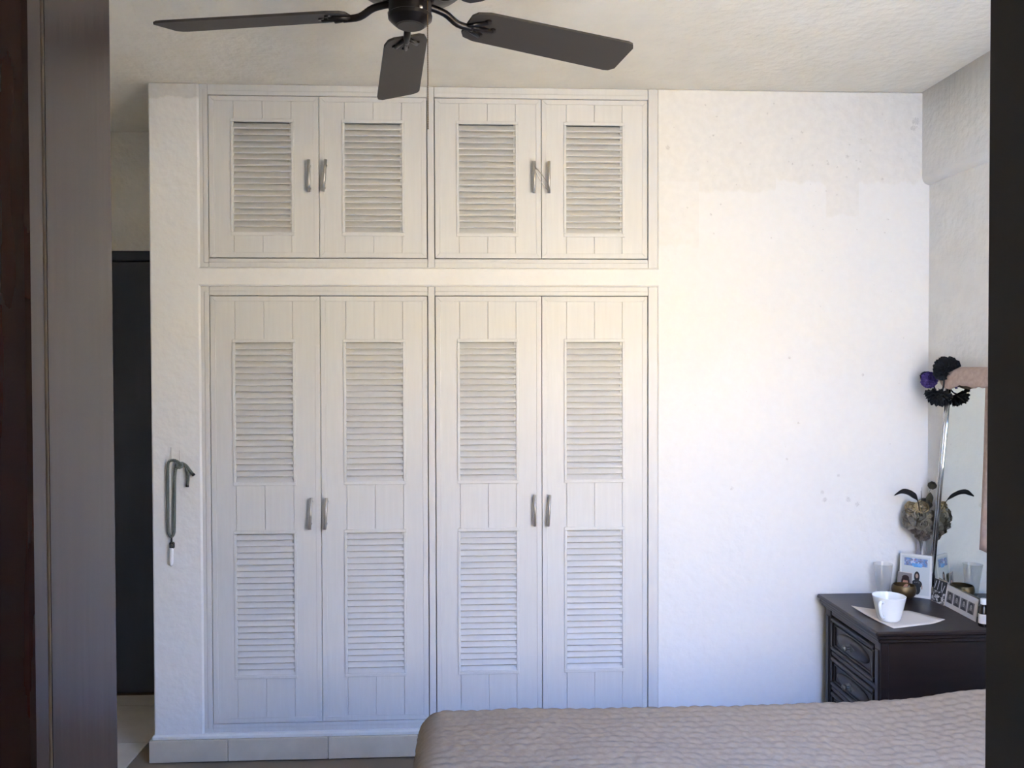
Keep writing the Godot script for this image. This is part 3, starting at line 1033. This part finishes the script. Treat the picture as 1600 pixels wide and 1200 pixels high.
# ================================================================ mirror, scarf, flower crown
func build_mirror():
	# frame of axes: mp(s, t, out): s along its width (+z), t up, out towards the room (-x)
	var rot := Basis(Vector3.RIGHT, deg_to_rad(6.6)) * Basis(Vector3.BACK, deg_to_rad(-1.0))
	var root := thing("mirror", "chrome framed mirror leaning on the side wall above the nightstand", "mirror", Vector3(1.862, 0.70, 0.098))
	root.basis = rot
	var W := 0.40
	var H := 0.88
	var st := ST(true)
	box(st, Vector3(0.006, H / 2, W / 2), Vector3(0.008, H - 0.008, W - 0.008), 0.0)
	obj("backing_board", st, M.closet_inside, root)
	st = ST(true)
	box(st, Vector3(-0.001, H / 2, W / 2), Vector3(0.004, H - 0.008, W - 0.008), 0.0)
	obj("mirror_glass", st, M.mirror, root)
	st = ST(false)
	for e in [[0.0, 0.0, 0.0, H], [0.0, W, 0.0, H]]:
		tube(st, [Vector3(-0.004, 0, e[1]), Vector3(-0.004, H, e[1])], 0.0075, 12)
		tube(st, [Vector3(-0.004, 0.01, e[1] + (0.013 if e[1] == 0.0 else -0.013)), Vector3(-0.004, H - 0.01, e[1] + (0.013 if e[1] == 0.0 else -0.013))], 0.005, 10)
	for y in [0.0, H]:
		tube(st, [Vector3(-0.004, y, 0), Vector3(-0.004, y, W)], 0.0075, 12)
	obj("chrome_frame", st, M.chrome, root)
	# scarf over the top edge: a soft roll, its left end pinched
	var fold := noise(9.0, 90, 3)
	var rows := []
	for k in 41:
		var t := k / 40.0
		var z := lerpf(0.165, 0.60, t)
		var grow := smoothstep(0.0, 0.22, t)
		var top := 1.538 + 0.042 * smoothstep(0.0, 0.35, t) - 0.002 * t
		var front := 0.012 + 0.058 * grow + 0.012 * fold.get_noise_2d(z * 2.0, 3.0)
		var row := []
		for j in 17:
			var a := j / 16.0
			var bulge := 0.010 + 0.018 * grow
			var p: Vector3
			var w := 0.004 * fold.get_noise_2d(z * 3.0, a * 2.0)
			if a < 0.5:
				var q := a / 0.5
				p = Vector3(1.862 - bulge * sqrt(maxf(0.0, 1.0 - pow(absf(1.0 - q - 0.35), 2.0))) - 0.010 + 0.012 * q, top - front * (1.0 - q), z) + Vector3(-w, w, 0)
				if q > 0.98: p.x = 1.855
			else:
				var q := (a - 0.5) / 0.5
				p = Vector3(1.855 + 0.034 * q, top - front * 0.3 * q * q, z)
			row.append(p)
		rows.append(row)
	st = ST(false)
	thick_sheet(st, rows, Vector3(0.003, -0.003, 0))
	# hanging end
	rows = []
	for k in 25:
		var t := k / 24.0
		var y := lerpf(1.53, 0.912, t)
		var row := []
		for j in 13:
			var a := j / 12.0
			var z := lerpf(0.484 - 0.040 * t, 0.575, a)
			row.append(Vector3(1.836 + 0.007 * sin(a * 11.0 + t * 2.0) + (0.004 if t > 0.03 else 0.0), y + 0.006 * sin(a * 8.0) * t, z))
		rows.append(row)
	thick_sheet(st, rows, Vector3(0.0025, 0, 0))
	var sc := obj("scarf", st, M.scarf, self)
	tag(sc, "pale pinkish scarf draped over the mirror top with one end hanging down", "scarf")
	# flower crown hooked over the mirror's corner
	var cr := thing("flower_crown", "band of black and purple cloth flowers hung on the mirror corner", "flower crown", Vector3(1.84, 1.53, 0.215))
	var o := cr.position
	st = ST(false)
	var ring := []
	for k in 33:
		var a := TAU * k / 32.0
		ring.append(Vector3(-0.008 * cos(a), 0.050 * sin(a), 0.050 * cos(a)) + Vector3(-0.006, -0.006, -0.022))
	tube(st, ring, 0.003, 7, false)
	obj("band", st, M.black_petal, cr)
	var bloom := bloom_mesh(0.053, 11)
	var cupped := bloom_mesh(0.050, 13)
	var small := bloom_mesh(0.034, 12)
	var spots := [["bloom", bloom, M.black_petal, Vector3(1.848, 1.570, 0.228), Vector3(-0.72, 0.42, 0.5)], ["bloom", small, M.purple_petal, Vector3(1.822, 1.528, 0.150), Vector3(-0.70, 0.05, 0.65)],
		["bloom", cupped, M.black_petal, Vector3(1.838, 1.474, 0.190), Vector3(-0.35, -0.80, 0.30)], ["bloom", bloom_mesh(0.024, 15), M.black_petal, Vector3(1.840, 1.540, 0.092), Vector3(-0.7, 0.3, 0.2)]]
	for s in spots:
		var b := put(s[0], s[1], s[2], cr, s[3] - o)
		var n: Vector3 = s[4].normalized()
		var sd := n.cross(Vector3(0.3, 0.2, 0.9)).normalized()
		b.basis = Basis(sd, n, sd.cross(n))
		if s[2] == M.purple_petal: b.set_meta("label", "purple cloth bloom")

# a ruffled cloth flower opening along +y
func bloom_mesh(r: float, seed_: int) -> ArrayMesh:
	var g := RandomNumberGenerator.new()
	g.seed = seed_
	var st := ST(false)
	for layer in 5:
		var n := 10 - layer
		for k in n:
			var a0: float = TAU * k / n + layer * 0.37 + g.randf_range(-0.08, 0.08)
			var reach: float = r * (1.0 - 0.17 * layer) * g.randf_range(0.94, 1.06)
			var lift: float = 0.10 + 0.22 * layer
			var rows := []
			for i in 7:
				var t := i / 6.0
				var row := []
				for j in 9:
					var u := j / 8.0 * 2.0 - 1.0
					var wide: float = 0.60 * sqrt(t + 0.02) * (1.0 - 0.12 * t * t)
					var rad: float = reach * t * (1.0 - 0.10 * u * u + 0.035 * cos(u * 9.0 + k) * t)
					var ang: float = a0 + u * wide
					var y: float = rad * lift * (0.5 + t) + layer * 0.09 * r + 0.13 * r * sin(u * 5.0 + k * 1.7) * t * t
					row.append(Vector3(cos(ang) * rad, y, sin(ang) * rad))
				rows.append(row)
			thick_sheet(st, rows, Vector3(0, -0.0008, 0))
	return done(st)

# ================================================================ things on the nightstand
const NT := 0.645

func disc(im: Image, c: Vector2, r: Vector2, col: Color):
	for y in range(maxi(0, int(c.y - r.y)), mini(im.get_height(), int(c.y + r.y) + 1)):
		for x in range(maxi(0, int(c.x - r.x)), mini(im.get_width(), int(c.x + r.x) + 1)):
			if pow((x - c.x) / r.x, 2) + pow((y - c.y) / r.y, 2) <= 1.0: im.set_pixel(x, y, col)

func blobs(im: Image, area: Rect2i, cols: Array, count: int, big: float, seed_: int):
	var g := RandomNumberGenerator.new()
	g.seed = seed_
	for k in count:
		var c := Vector2(g.randf_range(area.position.x, area.end.x), g.randf_range(area.position.y, area.end.y))
		var r := Vector2(g.randf_range(0.3, 1.0) * big, g.randf_range(0.3, 1.0) * big)
		for y in range(maxi(area.position.y, int(c.y - r.y)), mini(area.end.y, int(c.y + r.y) + 1)):
			for x in range(maxi(area.position.x, int(c.x - r.x)), mini(area.end.x, int(c.x + r.x) + 1)):
				if pow((x - c.x) / r.x, 2) + pow((y - c.y) / r.y, 2) <= 1.0: im.set_pixel(x, y, cols[k % cols.size()])

func print_mat(im: Image, rough := 0.5) -> StandardMaterial3D:
	var m := mat(Color.WHITE, rough)
	m.albedo_texture = tex_of(im)
	return m

# a flat print standing up: width w along x, height h up from 0, face to +z, tiny thickness of its own
func print_face(w: float, h: float, z: float) -> SurfaceTool:
	var st := ST(true)
	var c := [Vector3(-w / 2, h, z), Vector3(w / 2, h, z), Vector3(w / 2, 0, z), Vector3(-w / 2, 0, z)]
	var uv := [Vector2(0, 0), Vector2(1, 0), Vector2(1, 1), Vector2(0, 1)]
	for k in [0, 1, 2, 0, 2, 3]:
		st.set_uv(uv[k])
		st.add_vertex(c[k])
	return st

# place a root so that its local x runs from a to b on the nightstand top and it leans back by lean degrees
func stand_between(root: Node3D, a: Vector2, b: Vector2, lean: float, lift := 0.0):
	var mid := (a + b) / 2
	var dx := Vector3(b.x - a.x, 0, b.y - a.y).normalized()
	var n := Vector3.UP.cross(dx) * -1.0
	if n.z < 0 and n.x > 0: n = -n
	root.position = Vector3(mid.x, NT + lift, mid.y)
	root.basis = Basis(dx, Vector3.UP, dx.cross(Vector3.UP)) * Basis(Vector3.RIGHT, deg_to_rad(-lean))

func build_nightstand_things():
	# clear ribbed tumbler
	var st := ST(false)
	var segs := 48
	var prof := [Vector2(0.0, 0.0), Vector2(0.023, 0.0), Vector2(0.0245, 0.004), Vector2(0.027, 0.03), Vector2(0.037, 0.125), Vector2(0.0385, 0.133), Vector2(0.0372, 0.1335), Vector2(0.035, 0.125), Vector2(0.0245, 0.03), Vector2(0.0225, 0.018), Vector2(0.0, 0.016)]
	lathe(st, prof, Vector3.ZERO, segs)
	var gl := obj("tumbler", st, M.glass, self, Vector3(1.672, NT, 0.078))
	tag(gl, "tall clear tapered drinking glass by the back wall on the nightstand", "glass")
	# white cup with handle
	var cup := thing("cup", "white ceramic cup standing on folded paper on the nightstand", "cup", Vector3(1.530, NT + 0.004, 0.405))
	st = ST(false)
	lathe(st, [Vector2(0, 0.0), Vector2(0.035, 0.0), Vector2(0.0385, 0.003), Vector2(0.042, 0.012), Vector2(0.0505, 0.05), Vector2(0.058, 0.085), Vector2(0.0588, 0.0885), Vector2(0.0575, 0.0895), Vector2(0.0555, 0.086), Vector2(0.0475, 0.05), Vector2(0.039, 0.012), Vector2(0, 0.008)], Vector3.ZERO, 40)
	obj("bowl", st, M.white_ceramic, cup)
	st = ST(false)
	var hp := []
	for p in smooth_path([Vector3(0.052, 0.073, 0), Vector3(0.068, 0.077, 0), Vector3(0.078, 0.066, 0), Vector3(0.073, 0.042, 0), Vector3(0.060, 0.022, 0), Vector3(0.043, 0.017, 0)], 5): hp.append(p)
	tube(st, hp, 0.0062, 10)
	var hd := obj("handle", st, M.white_ceramic, cup)
	hd.rotation_degrees.y = -140.0
	# folded paper under the cup
	var rows := []
	var c := [Vector3(1.455, NT + 0.018, 0.262), Vector3(1.500, NT + 0.002, 0.500), Vector3(1.722, NT + 0.006, 0.440), Vector3(1.660, NT + 0.002, 0.300)]
	for i in 11:
		var v := i / 10.0
		var row := []
		for j in 11:
			var u := j / 10.0
			var p: Vector3 = c[0].lerp(c[3], u).lerp(c[1].lerp(c[2], u), v)
			p.y = NT + 0.0022 + 0.014 * pow(maxf(0.0, 1.0 - (u + v) * 1.4), 1.5) + 0.010 * pow(maxf(0.0, u - 0.72) / 0.28, 1.5) * (0.3 + 0.7 * v)
			row.append(p)
		rows.append(row)
	st = ST(false)
	thick_sheet(st, rows, Vector3(0, -0.0016, 0))
	var pp := obj("folded_paper", st, M.paper, self)
	tag(pp, "creased off-white sheet of folded paper under the white cup", "paper")
	# brass singing bowl
	st = ST(false)
	lathe(st, [Vector2(0, 0.001), Vector2(0.020, 0.0), Vector2(0.034, 0.008), Vector2(0.044, 0.022), Vector2(0.047, 0.036), Vector2(0.045, 0.050), Vector2(0.042, 0.056), Vector2(0.040, 0.0565), Vector2(0.0405, 0.050), Vector2(0.042, 0.036), Vector2(0.039, 0.022), Vector2(0.03, 0.011), Vector2(0, 0.006)], Vector3.ZERO, 36)
	var bw := obj("brass_bowl", st, M.brass_dull, self, Vector3(1.738, NT, 0.118))
	tag(bw, "small tarnished brass bowl in front of the white picture card", "bowl")
	# white framed picture with a blue map and a standing woman in black
	var im := Image.create(240, 340, false, Image.FORMAT_RGB8)
	im.fill(Color(0.74, 0.76, 0.75))
	im.fill_rect(Rect2i(20, 16, 200, 70), Color(0.50, 0.52, 0.60))
	blobs(im, Rect2i(20, 16, 200, 70), [Color(0.38, 0.52, 0.70), Color(0.50, 0.58, 0.74), Color(0.72, 0.75, 0.82), Color(0.44, 0.46, 0.56)], 90, 14, 3)
	blobs(im, Rect2i(80, 60, 100, 34), [Color(0.36, 0.60, 0.82), Color(0.45, 0.65, 0.85)], 24, 13, 5)
	disc(im, Vector2(112, 30), Vector2(8, 4), Color(0.75, 0.35, 0.3))
	# the woman: skirt, top, arms, head, hair
	disc(im, Vector2(132, 178), Vector2(24, 46), Color(0.13, 0.09, 0.08))
	disc(im, Vector2(132, 244), Vector2(46, 38), Color(0.10, 0.10, 0.11))
	disc(im, Vector2(134, 292), Vector2(32, 46), Color(0.08, 0.08, 0.09))
	disc(im, Vector2(132, 172), Vector2(12, 20), Color(0.66, 0.55, 0.49))
	im.fill_rect(Rect2i(172, 252, 11, 34), Color(0.62, 0.52, 0.46))
	blobs(im, Rect2i(112, 222, 44, 14), [Color(0.42, 0.42, 0.44)], 6, 6, 6)
	var pf := thing("picture_card", "upright white picture card with blue map and woman in black", "picture")
	stand_between(pf, Vector2(1.744, 0.066), Vector2(1.838, 0.140), 9.0)
	st = ST(true)
	span(st, Vector3(-0.060, 0, -0.012), Vector3(0.060, 0.172, 0), 0.0015)
	obj("frame", st, mat(Color(0.82, 0.82, 0.80), 0.5), pf)
	obj("picture_print", print_face(0.104, 0.152, 0.0006), print_mat(im), pf, Vector3(0, 0.011, 0))
	# small photo tucked behind the bowl
	im = Image.create(120, 160, false, Image.FORMAT_RGB8)
	im.fill(Color(0.52, 0.50, 0.50))
	im.fill_rect(Rect2i(0, 110, 120, 50), Color(0.35, 0.25, 0.22))
	disc(im, Vector2(66, 62), Vector2(36, 40), Color(0.16, 0.09, 0.08))
	disc(im, Vector2(66, 74), Vector2(24, 32), Color(0.70, 0.52, 0.45))
	disc(im, Vector2(66, 34), Vector2(30, 18), Color(0.16, 0.09, 0.08))
	var ph := thing("photo_print", "small portrait photo of a dark-haired person behind the brass bowl", "photo")
	stand_between(ph, Vector2(1.722, 0.084), Vector2(1.766, 0.128), 6.0)
	st = ST(true)
	span(st, Vector3(-0.028, 0, -0.002), Vector3(0.028, 0.098, 0))
	obj("photo_paper", st, M.paper, ph)
	obj("photo_picture", print_face(0.054, 0.094, 0.0006), print_mat(im, 0.35), ph, Vector3(0, 0.002, 0))
	ph.position += Vector3(0.012, 0, -0.020)
	# black and white collage card
	im = Image.create(180, 220, false, Image.FORMAT_RGB8)
	im.fill(Color(0.10, 0.10, 0.11))
	blobs(im, Rect2i(0, 110, 180, 110), [Color(0.75, 0.75, 0.76), Color(0.15, 0.15, 0.16), Color(0.45, 0.45, 0.46), Color(0.85, 0.85, 0.85)], 90, 16, 7)
	for k in [[30, 20, 18, 90], [70, 8, 60, 96], [108, 20, 116, 100], [150, 40, 128, 112]]:
		for t in 60:
			disc(im, Vector2(k[0], k[1]).lerp(Vector2(k[2], k[3]), t / 59.0), Vector2(4, 4), Color(0.85, 0.85, 0.86))
	var cc := thing("collage_card", "small black and white print of raised arms leaning by the mirror", "photo")
	stand_between(cc, Vector2(1.833, 0.150), Vector2(1.840, 0.226), 11.0)
	st = ST(true)
	span(st, Vector3(-0.040, 0, -0.002), Vector3(0.040, 0.092, 0))
	obj("card_paper", st, M.paper, cc)
	obj("card_picture", print_face(0.078, 0.090, 0.0006), print_mat(im, 0.4), cc, Vector3(0, 0.001, 0))
	# strip card of four portraits
	im = Image.create(420, 150, false, Image.FORMAT_RGB8)
	im.fill(Color(0.82, 0.80, 0.78))
	for k in 4:
		var x := 34 + k * 92
		im.fill_rect(Rect2i(x, 38, 78, 80), Color(0.42, 0.41, 0.40))
		disc(im, Vector2(x + 39, 66), Vector2(24, 26), Color(0.14, 0.13, 0.13))
		disc(im, Vector2(x + 39, 74), Vector2(15, 20), Color(0.66, 0.63, 0.60))
		disc(im, Vector2(x + 39, 112), Vector2(30, 16), Color(0.2, 0.19, 0.19))
		im.fill_rect(Rect2i(x, 118, 78, 12), Color(0.82, 0.80, 0.78))
		disc(im, Vector2(x + 33, 70), Vector2(3, 2), Color(0.2, 0.2, 0.2))
		disc(im, Vector2(x + 45, 70), Vector2(3, 2), Color(0.2, 0.2, 0.2))
		disc(im, Vector2(x + 39, 84), Vector2(6, 2), Color(0.35, 0.3, 0.3))
	var sp := thing("photo_strip_card", "white card with a row of four portraits leaning on the mirror", "photo")
	stand_between(sp, Vector2(1.846, 0.212), Vector2(1.838, 0.438), 8.0)
	st = ST(true)
	span(st, Vector3(-0.113, 0, -0.0025), Vector3(0.113, 0.082, 0))
	obj("card_paper", st, M.paper, sp)
	obj("card_picture", print_face(0.222, 0.080, 0.0006), print_mat(im, 0.4), sp, Vector3(0, 0.001, 0))
	# dark bottle with white cap, and a taller dark bottle behind it
	bottle("dropper_bottle", "small dark glass bottle with white cap and white label", Vector3(1.836, NT, 0.488), 1.0, true)
	bottle("tall_bottle", "tall dark glass bottle standing behind the white-capped bottle", Vector3(1.852, NT, 0.519), 1.4, false)
	# glass vase and dried bouquet
	st = ST(false)
	lathe(st, [Vector2(0, 0), Vector2(0.030, 0), Vector2(0.034, 0.006), Vector2(0.036, 0.05), Vector2(0.034, 0.12), Vector2(0.022, 0.165), Vector2(0.017, 0.19), Vector2(0.018, 0.215), Vector2(0.025, 0.238), Vector2(0.0235, 0.2385), Vector2(0.0158, 0.215), Vector2(0.0148, 0.19), Vector2(0.0198, 0.164), Vector2(0.0315, 0.12), Vector2(0.0335, 0.05), Vector2(0.031, 0.010), Vector2(0, 0.008)], Vector3.ZERO, 32)
	var vs := obj("vase", st, M.glass, self, Vector3(1.846, NT, 0.052))
	tag(vs, "clear glass bottle vase in the corner behind the picture card", "vase")
	var bq := thing("dried_bouquet", "bunch of dried greyish beige roses standing in the glass vase", "bouquet", Vector3(1.846, NT, 0.052))
	var g := RandomNumberGenerator.new()
	g.seed = 17
	var tones := [mat(Color(0.70, 0.67, 0.61), 0.95), mat(Color(0.63, 0.60, 0.54), 0.95), mat(Color(0.84, 0.76, 0.60), 0.95), mat(Color(0.58, 0.53, 0.49), 0.95)]
	var stem_m := mat(Color(0.30, 0.27, 0.20), 0.9)
	var meshes := [rose_mesh(0.027, 1), rose_mesh(0.027, 2), rose_mesh(0.021, 3)]
	var heads := [[-0.040, 0.372, 0.004, 2, 0], [-0.010, 0.376, 0.022, 2, 1], [0.012, 0.382, -0.004, 1, 0], [-0.052, 0.342, 0.012, 0, 1], [-0.024, 0.345, 0.030, 1, 0], [0.010, 0.342, 0.034, 0, 1],
		[-0.050, 0.312, 0.006, 0, 0], [-0.020, 0.312, 0.036, 0, 1], [0.012, 0.310, 0.040, 1, 0], [-0.034, 0.286, 0.020, 3, 2], [-0.006, 0.280, 0.030, 3, 2], [0.014, 0.286, 0.026, 0, 2], [0.026, 0.33, 0.006, 1, 2], [-0.014, 0.262, 0.016, 3, 2], [0.006, 0.258, 0.010, 3, 2]]
	for h in heads:
		var p := Vector3(h[0] * 1.08, h[1] - 0.016, h[2])
		var r := put("rose", meshes[h[4]], tones[h[3]], bq, p)
		var n := (Vector3(h[0], 0.02, h[2] + 0.02)).normalized().lerp(Vector3(-0.4, 0.25, 0.8), 0.5).normalized()
		var sd := n.cross(Vector3(g.randf() - 0.5, 1, g.randf() - 0.5)).normalized()
		r.basis = Basis(sd, n, sd.cross(n))
		st = ST(false)
		tube(st, smooth_path([p, Vector3(p.x * 0.5, 0.25, p.z * 0.5), Vector3(p.x * 0.1, 0.20, p.z * 0.1), Vector3(-p.x * 0.25, 0.03, -p.z * 0.25)], 3), 0.0013, 5)
		obj("stem", st, stem_m, bq)
	# wispy dry stalks and one seed head rising out of the bunch
	for w in [[0.020, 0.455, 0.042], [0.0, 0.44, 0.0], [-0.02, 0.43, 0.03]]:
		st = ST(false)
		tube(st, smooth_path([Vector3(0, 0.28, 0.0), Vector3(w[0] * 0.3, 0.37, w[2] * 0.3), Vector3(w[0], w[1], w[2])], 5), [0.0009, 0.0009, 0.0009, 0.0008, 0.0008, 0.0007, 0.0007, 0.0006, 0.0006, 0.0005, 0.0005], 5)
		obj("stalk", st, stem_m, bq)
	var sh := put("seed_head", rose_mesh(0.016, 9), stem_m, bq, Vector3(0.020, 0.452, 0.042))
	sh.rotation_degrees.x = 30.0
	for l in [[0.004, 0.40, 0.03, 0.5], [0.03, 0.395, 0.02, -0.4]]:
		st = ST(false)
		leaf(st, Vector3(l[0], l[1] - 0.02, l[2]), Vector3(l[3] * 0.02, 0.045, 0.01), 0.011)
		obj("dry_leaf", st, stem_m, bq)
	# black feather curving out to the left
	st = ST(false)
	var path := smooth_path([Vector3(1.828, 0.93, 0.07), Vector3(1.808, 1.03, 0.095), Vector3(1.775, 1.066, 0.105), Vector3(1.735, 1.078, 0.108), Vector3(1.700, 1.062, 0.110)], 6)
	rows = []
	for i in path.size():
		var t := float(i) / (path.size() - 1)
		var w := 0.0012 + 0.0095 * smoothstep(0.25, 0.42, t) * (1.0 - 0.75 * smoothstep(0.8, 1.0, t))
		var row := []
		for j in 5:
			var u := j / 4.0 * 2.0 - 1.0
			row.append(path[i] + Vector3(0.25 * u * w, u * w, 0.6 * u * w + 0.003 * (1.0 - u * u)))
		rows.append(row)
	thick_sheet(st, rows, Vector3(0, 0, -0.0012))
	var ft := obj("black_feather", st, M.feather, self)
	tag(ft, "curved black feather sticking out of the dried bouquet", "feather")

func bottle(called: String, label: String, at: Vector3, tall: float, cap_white: bool):
	var b := thing(called, label, "bottle", at)
	var st := ST(false)
	var k := 0.068 * tall
	lathe(st, [Vector2(0, 0), Vector2(0.0155, 0), Vector2(0.017, 0.002), Vector2(0.017, k), Vector2(0.014, k + 0.008), Vector2(0.008, k + 0.013), Vector2(0.008, k + 0.018), Vector2(0, k + 0.018)], Vector3.ZERO, 24)
	obj("body", st, mat(Color(0.06, 0.045, 0.045), 0.12), b)
	st = ST(false)
	lathe(st, [Vector2(0, k + 0.012), Vector2(0.0105, k + 0.012), Vector2(0.0105, k + 0.030), Vector2(0.0095, k + 0.032), Vector2(0, k + 0.032)], Vector3.ZERO, 20)
	obj("cap", st, M.white_ceramic if cap_white else mat(Color(0.05, 0.05, 0.05), 0.4), b)
	if cap_white:
		st = ST(false)
		lathe(st, [Vector2(0.0171, 0.012), Vector2(0.0173, 0.012), Vector2(0.0173, 0.046), Vector2(0.0171, 0.046)], Vector3.ZERO, 24)
		obj("paper_label", st, M.paper, b)

# a dried rose head opening along +y
func rose_mesh(r: float, seed_: int) -> ArrayMesh:
	var g := RandomNumberGenerator.new()
	g.seed = seed_
	var st := ST(false)
	for layer in 3:
		var n := 6 - layer
		for k in n:
			var a0: float = TAU * k / n + layer * 0.6 + g.randf_range(-0.15, 0.15)
			var rr: float = r * (1.0 - 0.28 * layer) * g.randf_range(0.92, 1.08)
			var rows := []
			for i in 5:
				var t := i / 4.0
				var phi := lerpf(-1.3, 0.75 + 0.1 * layer, t)
				var row := []
				for j in 5:
					var u := j / 4.0 * 2.0 - 1.0
					var ang: float = a0 + u * (0.72 * (1.0 - 0.35 * t * t))
					var q := rr * (1.0 + 0.10 * t * absf(u) + (0.12 if i == 4 else 0.0))
					row.append(Vector3(cos(ang) * cos(phi) * q, sin(phi) * q * 0.9 + 0.1 * r * layer, sin(ang) * cos(phi) * q))
				rows.append(row)
			thick_sheet(st, rows, Vector3(0, 0.0008, 0))
	return done(st)

func leaf(st: SurfaceTool, at: Vector3, d: Vector3, w: float):
	var sd := d.cross(Vector3(0.2, 0.1, 1)).normalized()
	var rows := []
	for i in 7:
		var t := i / 6.0
		var row := []
		for j in 5:
			var u := j / 4.0 * 2.0 - 1.0
			row.append(at + d * t + sd * u * w * sin(PI * clampf(t, 0.03, 0.97)) + Vector3(0, 0, 0.004 * (1 - u * u)))
		rows.append(row)
	thick_sheet(st, rows, Vector3(0, 0, -0.0008))

# ================================================================ necklace on the column
func build_wall_things():
	var pins := [[-1.206, 1.216, 1.268], [-1.173, 1.205, 1.258]]
	var labels := ["thin wire hook on the column nearer its outer edge, holding the cord necklace", "thin wire hook on the column nearer the closet, holding the cord necklace"]
	for k in 2:
		var p: Array = pins[k]
		var st := ST(false)
		tube(st, smooth_path([Vector3(p[0], p[2], 0.0022), Vector3(p[0], (p[1] + p[2]) / 2, 0.0028), Vector3(p[0], p[1] + 0.004, 0.003), Vector3(p[0], p[1] - 0.004, 0.012), Vector3(p[0], p[1] + 0.001, 0.022)], 4), 0.0014, 6)
		var o := obj("wire_hook", st, M.steel, self)
		tag(o, labels[k], "hook", "wire hooks on the column")
	var nk := thing("necklace", "grey crocheted cord necklace with a crystal pendant hanging on the column", "necklace", Vector3(-1.2, 1.0, 0.012))
	var o2 := nk.position
	var z := 0.0145
	var st := ST(false)
	var P := func(pts: Array) -> Array:
		var out := []
		for p in pts: out.append(Vector3(p[0], p[1], z) - o2)
		return out
	rope(st, smooth_path(P.call([[-1.165, 1.199], [-1.180, 1.213], [-1.200, 1.216], [-1.213, 1.206], [-1.2155, 1.17], [-1.2165, 1.05], [-1.2165, 0.94], [-1.212, 0.918], [-1.204, 0.911], [-1.196, 0.920], [-1.1925, 0.945], [-1.190, 1.06], [-1.1875, 1.16], [-1.180, 1.188], [-1.168, 1.196]]), 10))
	obj("cord", st, M.cord, nk)
	st = ST(false)
	var kn := []
	for k in 28:
		var a := TAU * k / 14.0
		kn.append(Vector3(-1.168 + 0.010 * cos(a), 1.197 + 0.009 * sin(a), z + 0.006 + 0.004 * sin(a * 0.5)) - o2)
	rope(st, kn)
	obj("knot", st, M.cord, nk)
	for e in [[[-1.165, 1.200], [-1.148, 1.195], [-1.140, 1.175], [-1.136, 1.145], [-1.139, 1.116]], [[-1.163, 1.206], [-1.145, 1.196], [-1.130, 1.176], [-1.117, 1.160]]]:
		st = ST(false)
		var pts := smooth_path(P.call(e), 7)
		rope(st, pts)
		obj("cord_tail", st, M.cord, nk)
		st = ST(false)
		var tip: Vector3 = pts[pts.size() - 1]
		var dir: Vector3 = (tip - pts[pts.size() - 3]).normalized()
		tube(st, [tip - dir * 0.001, tip + dir * 0.007], 0.0066, 10)
		obj("cord_end", st, M.cord_end, nk)
	# pendant: loop, caged bead, crystal
	st = ST(false)
	tube(st, [Vector3(-1.203, 0.912, z) - o2, Vector3(-1.203, 0.890, z) - o2], 0.0035, 8)
	obj("bail", st, M.cord_end, nk)
	st = ST(true)
	box(st, Vector3(-1.202, 0.877, z) - o2, Vector3(0.021, 0.026, 0.012), 0.004)
	obj("bead_setting", st, M.cord_end, nk)
	st = ST(false)
	lathe(st, [Vector2(0, 0), Vector2(0.006, 0.0), Vector2(0.006, 0.002), Vector2(0, 0.004)], Vector3(-1.202, 0.877, z + 0.006) - o2, 14, Basis(Vector3.RIGHT, PI / 2))
	obj("stone", st, M.pewter, nk)
	st = ST(true)
	lathe(st, [Vector2(0, 0), Vector2(0.006, 0.010), Vector2(0.0085, 0.020), Vector2(0.0095, 0.075), Vector2(0, 0.078)], Vector3(-1.205, 0.790, z) - o2, 6)
	obj("crystal", st, M.crystal, nk).set_meta("label", "clear quartz point")

func rope(st: SurfaceTool, pts: Array):
	var rad := []
	# resample finely so that the crocheted ribs show
	var fine := []
	for i in range(pts.size() - 1):
		var n := maxi(1, int((pts[i] as Vector3).distance_to(pts[i + 1]) / 0.0013))
		for k in n: fine.append((pts[i] as Vector3).lerp(pts[i + 1], float(k) / n))
	fine.append(pts[pts.size() - 1])
	for i in fine.size(): rad.append(0.0058 + 0.0007 * sin(i * 1.57))
	tube(st, fine, rad, 9)
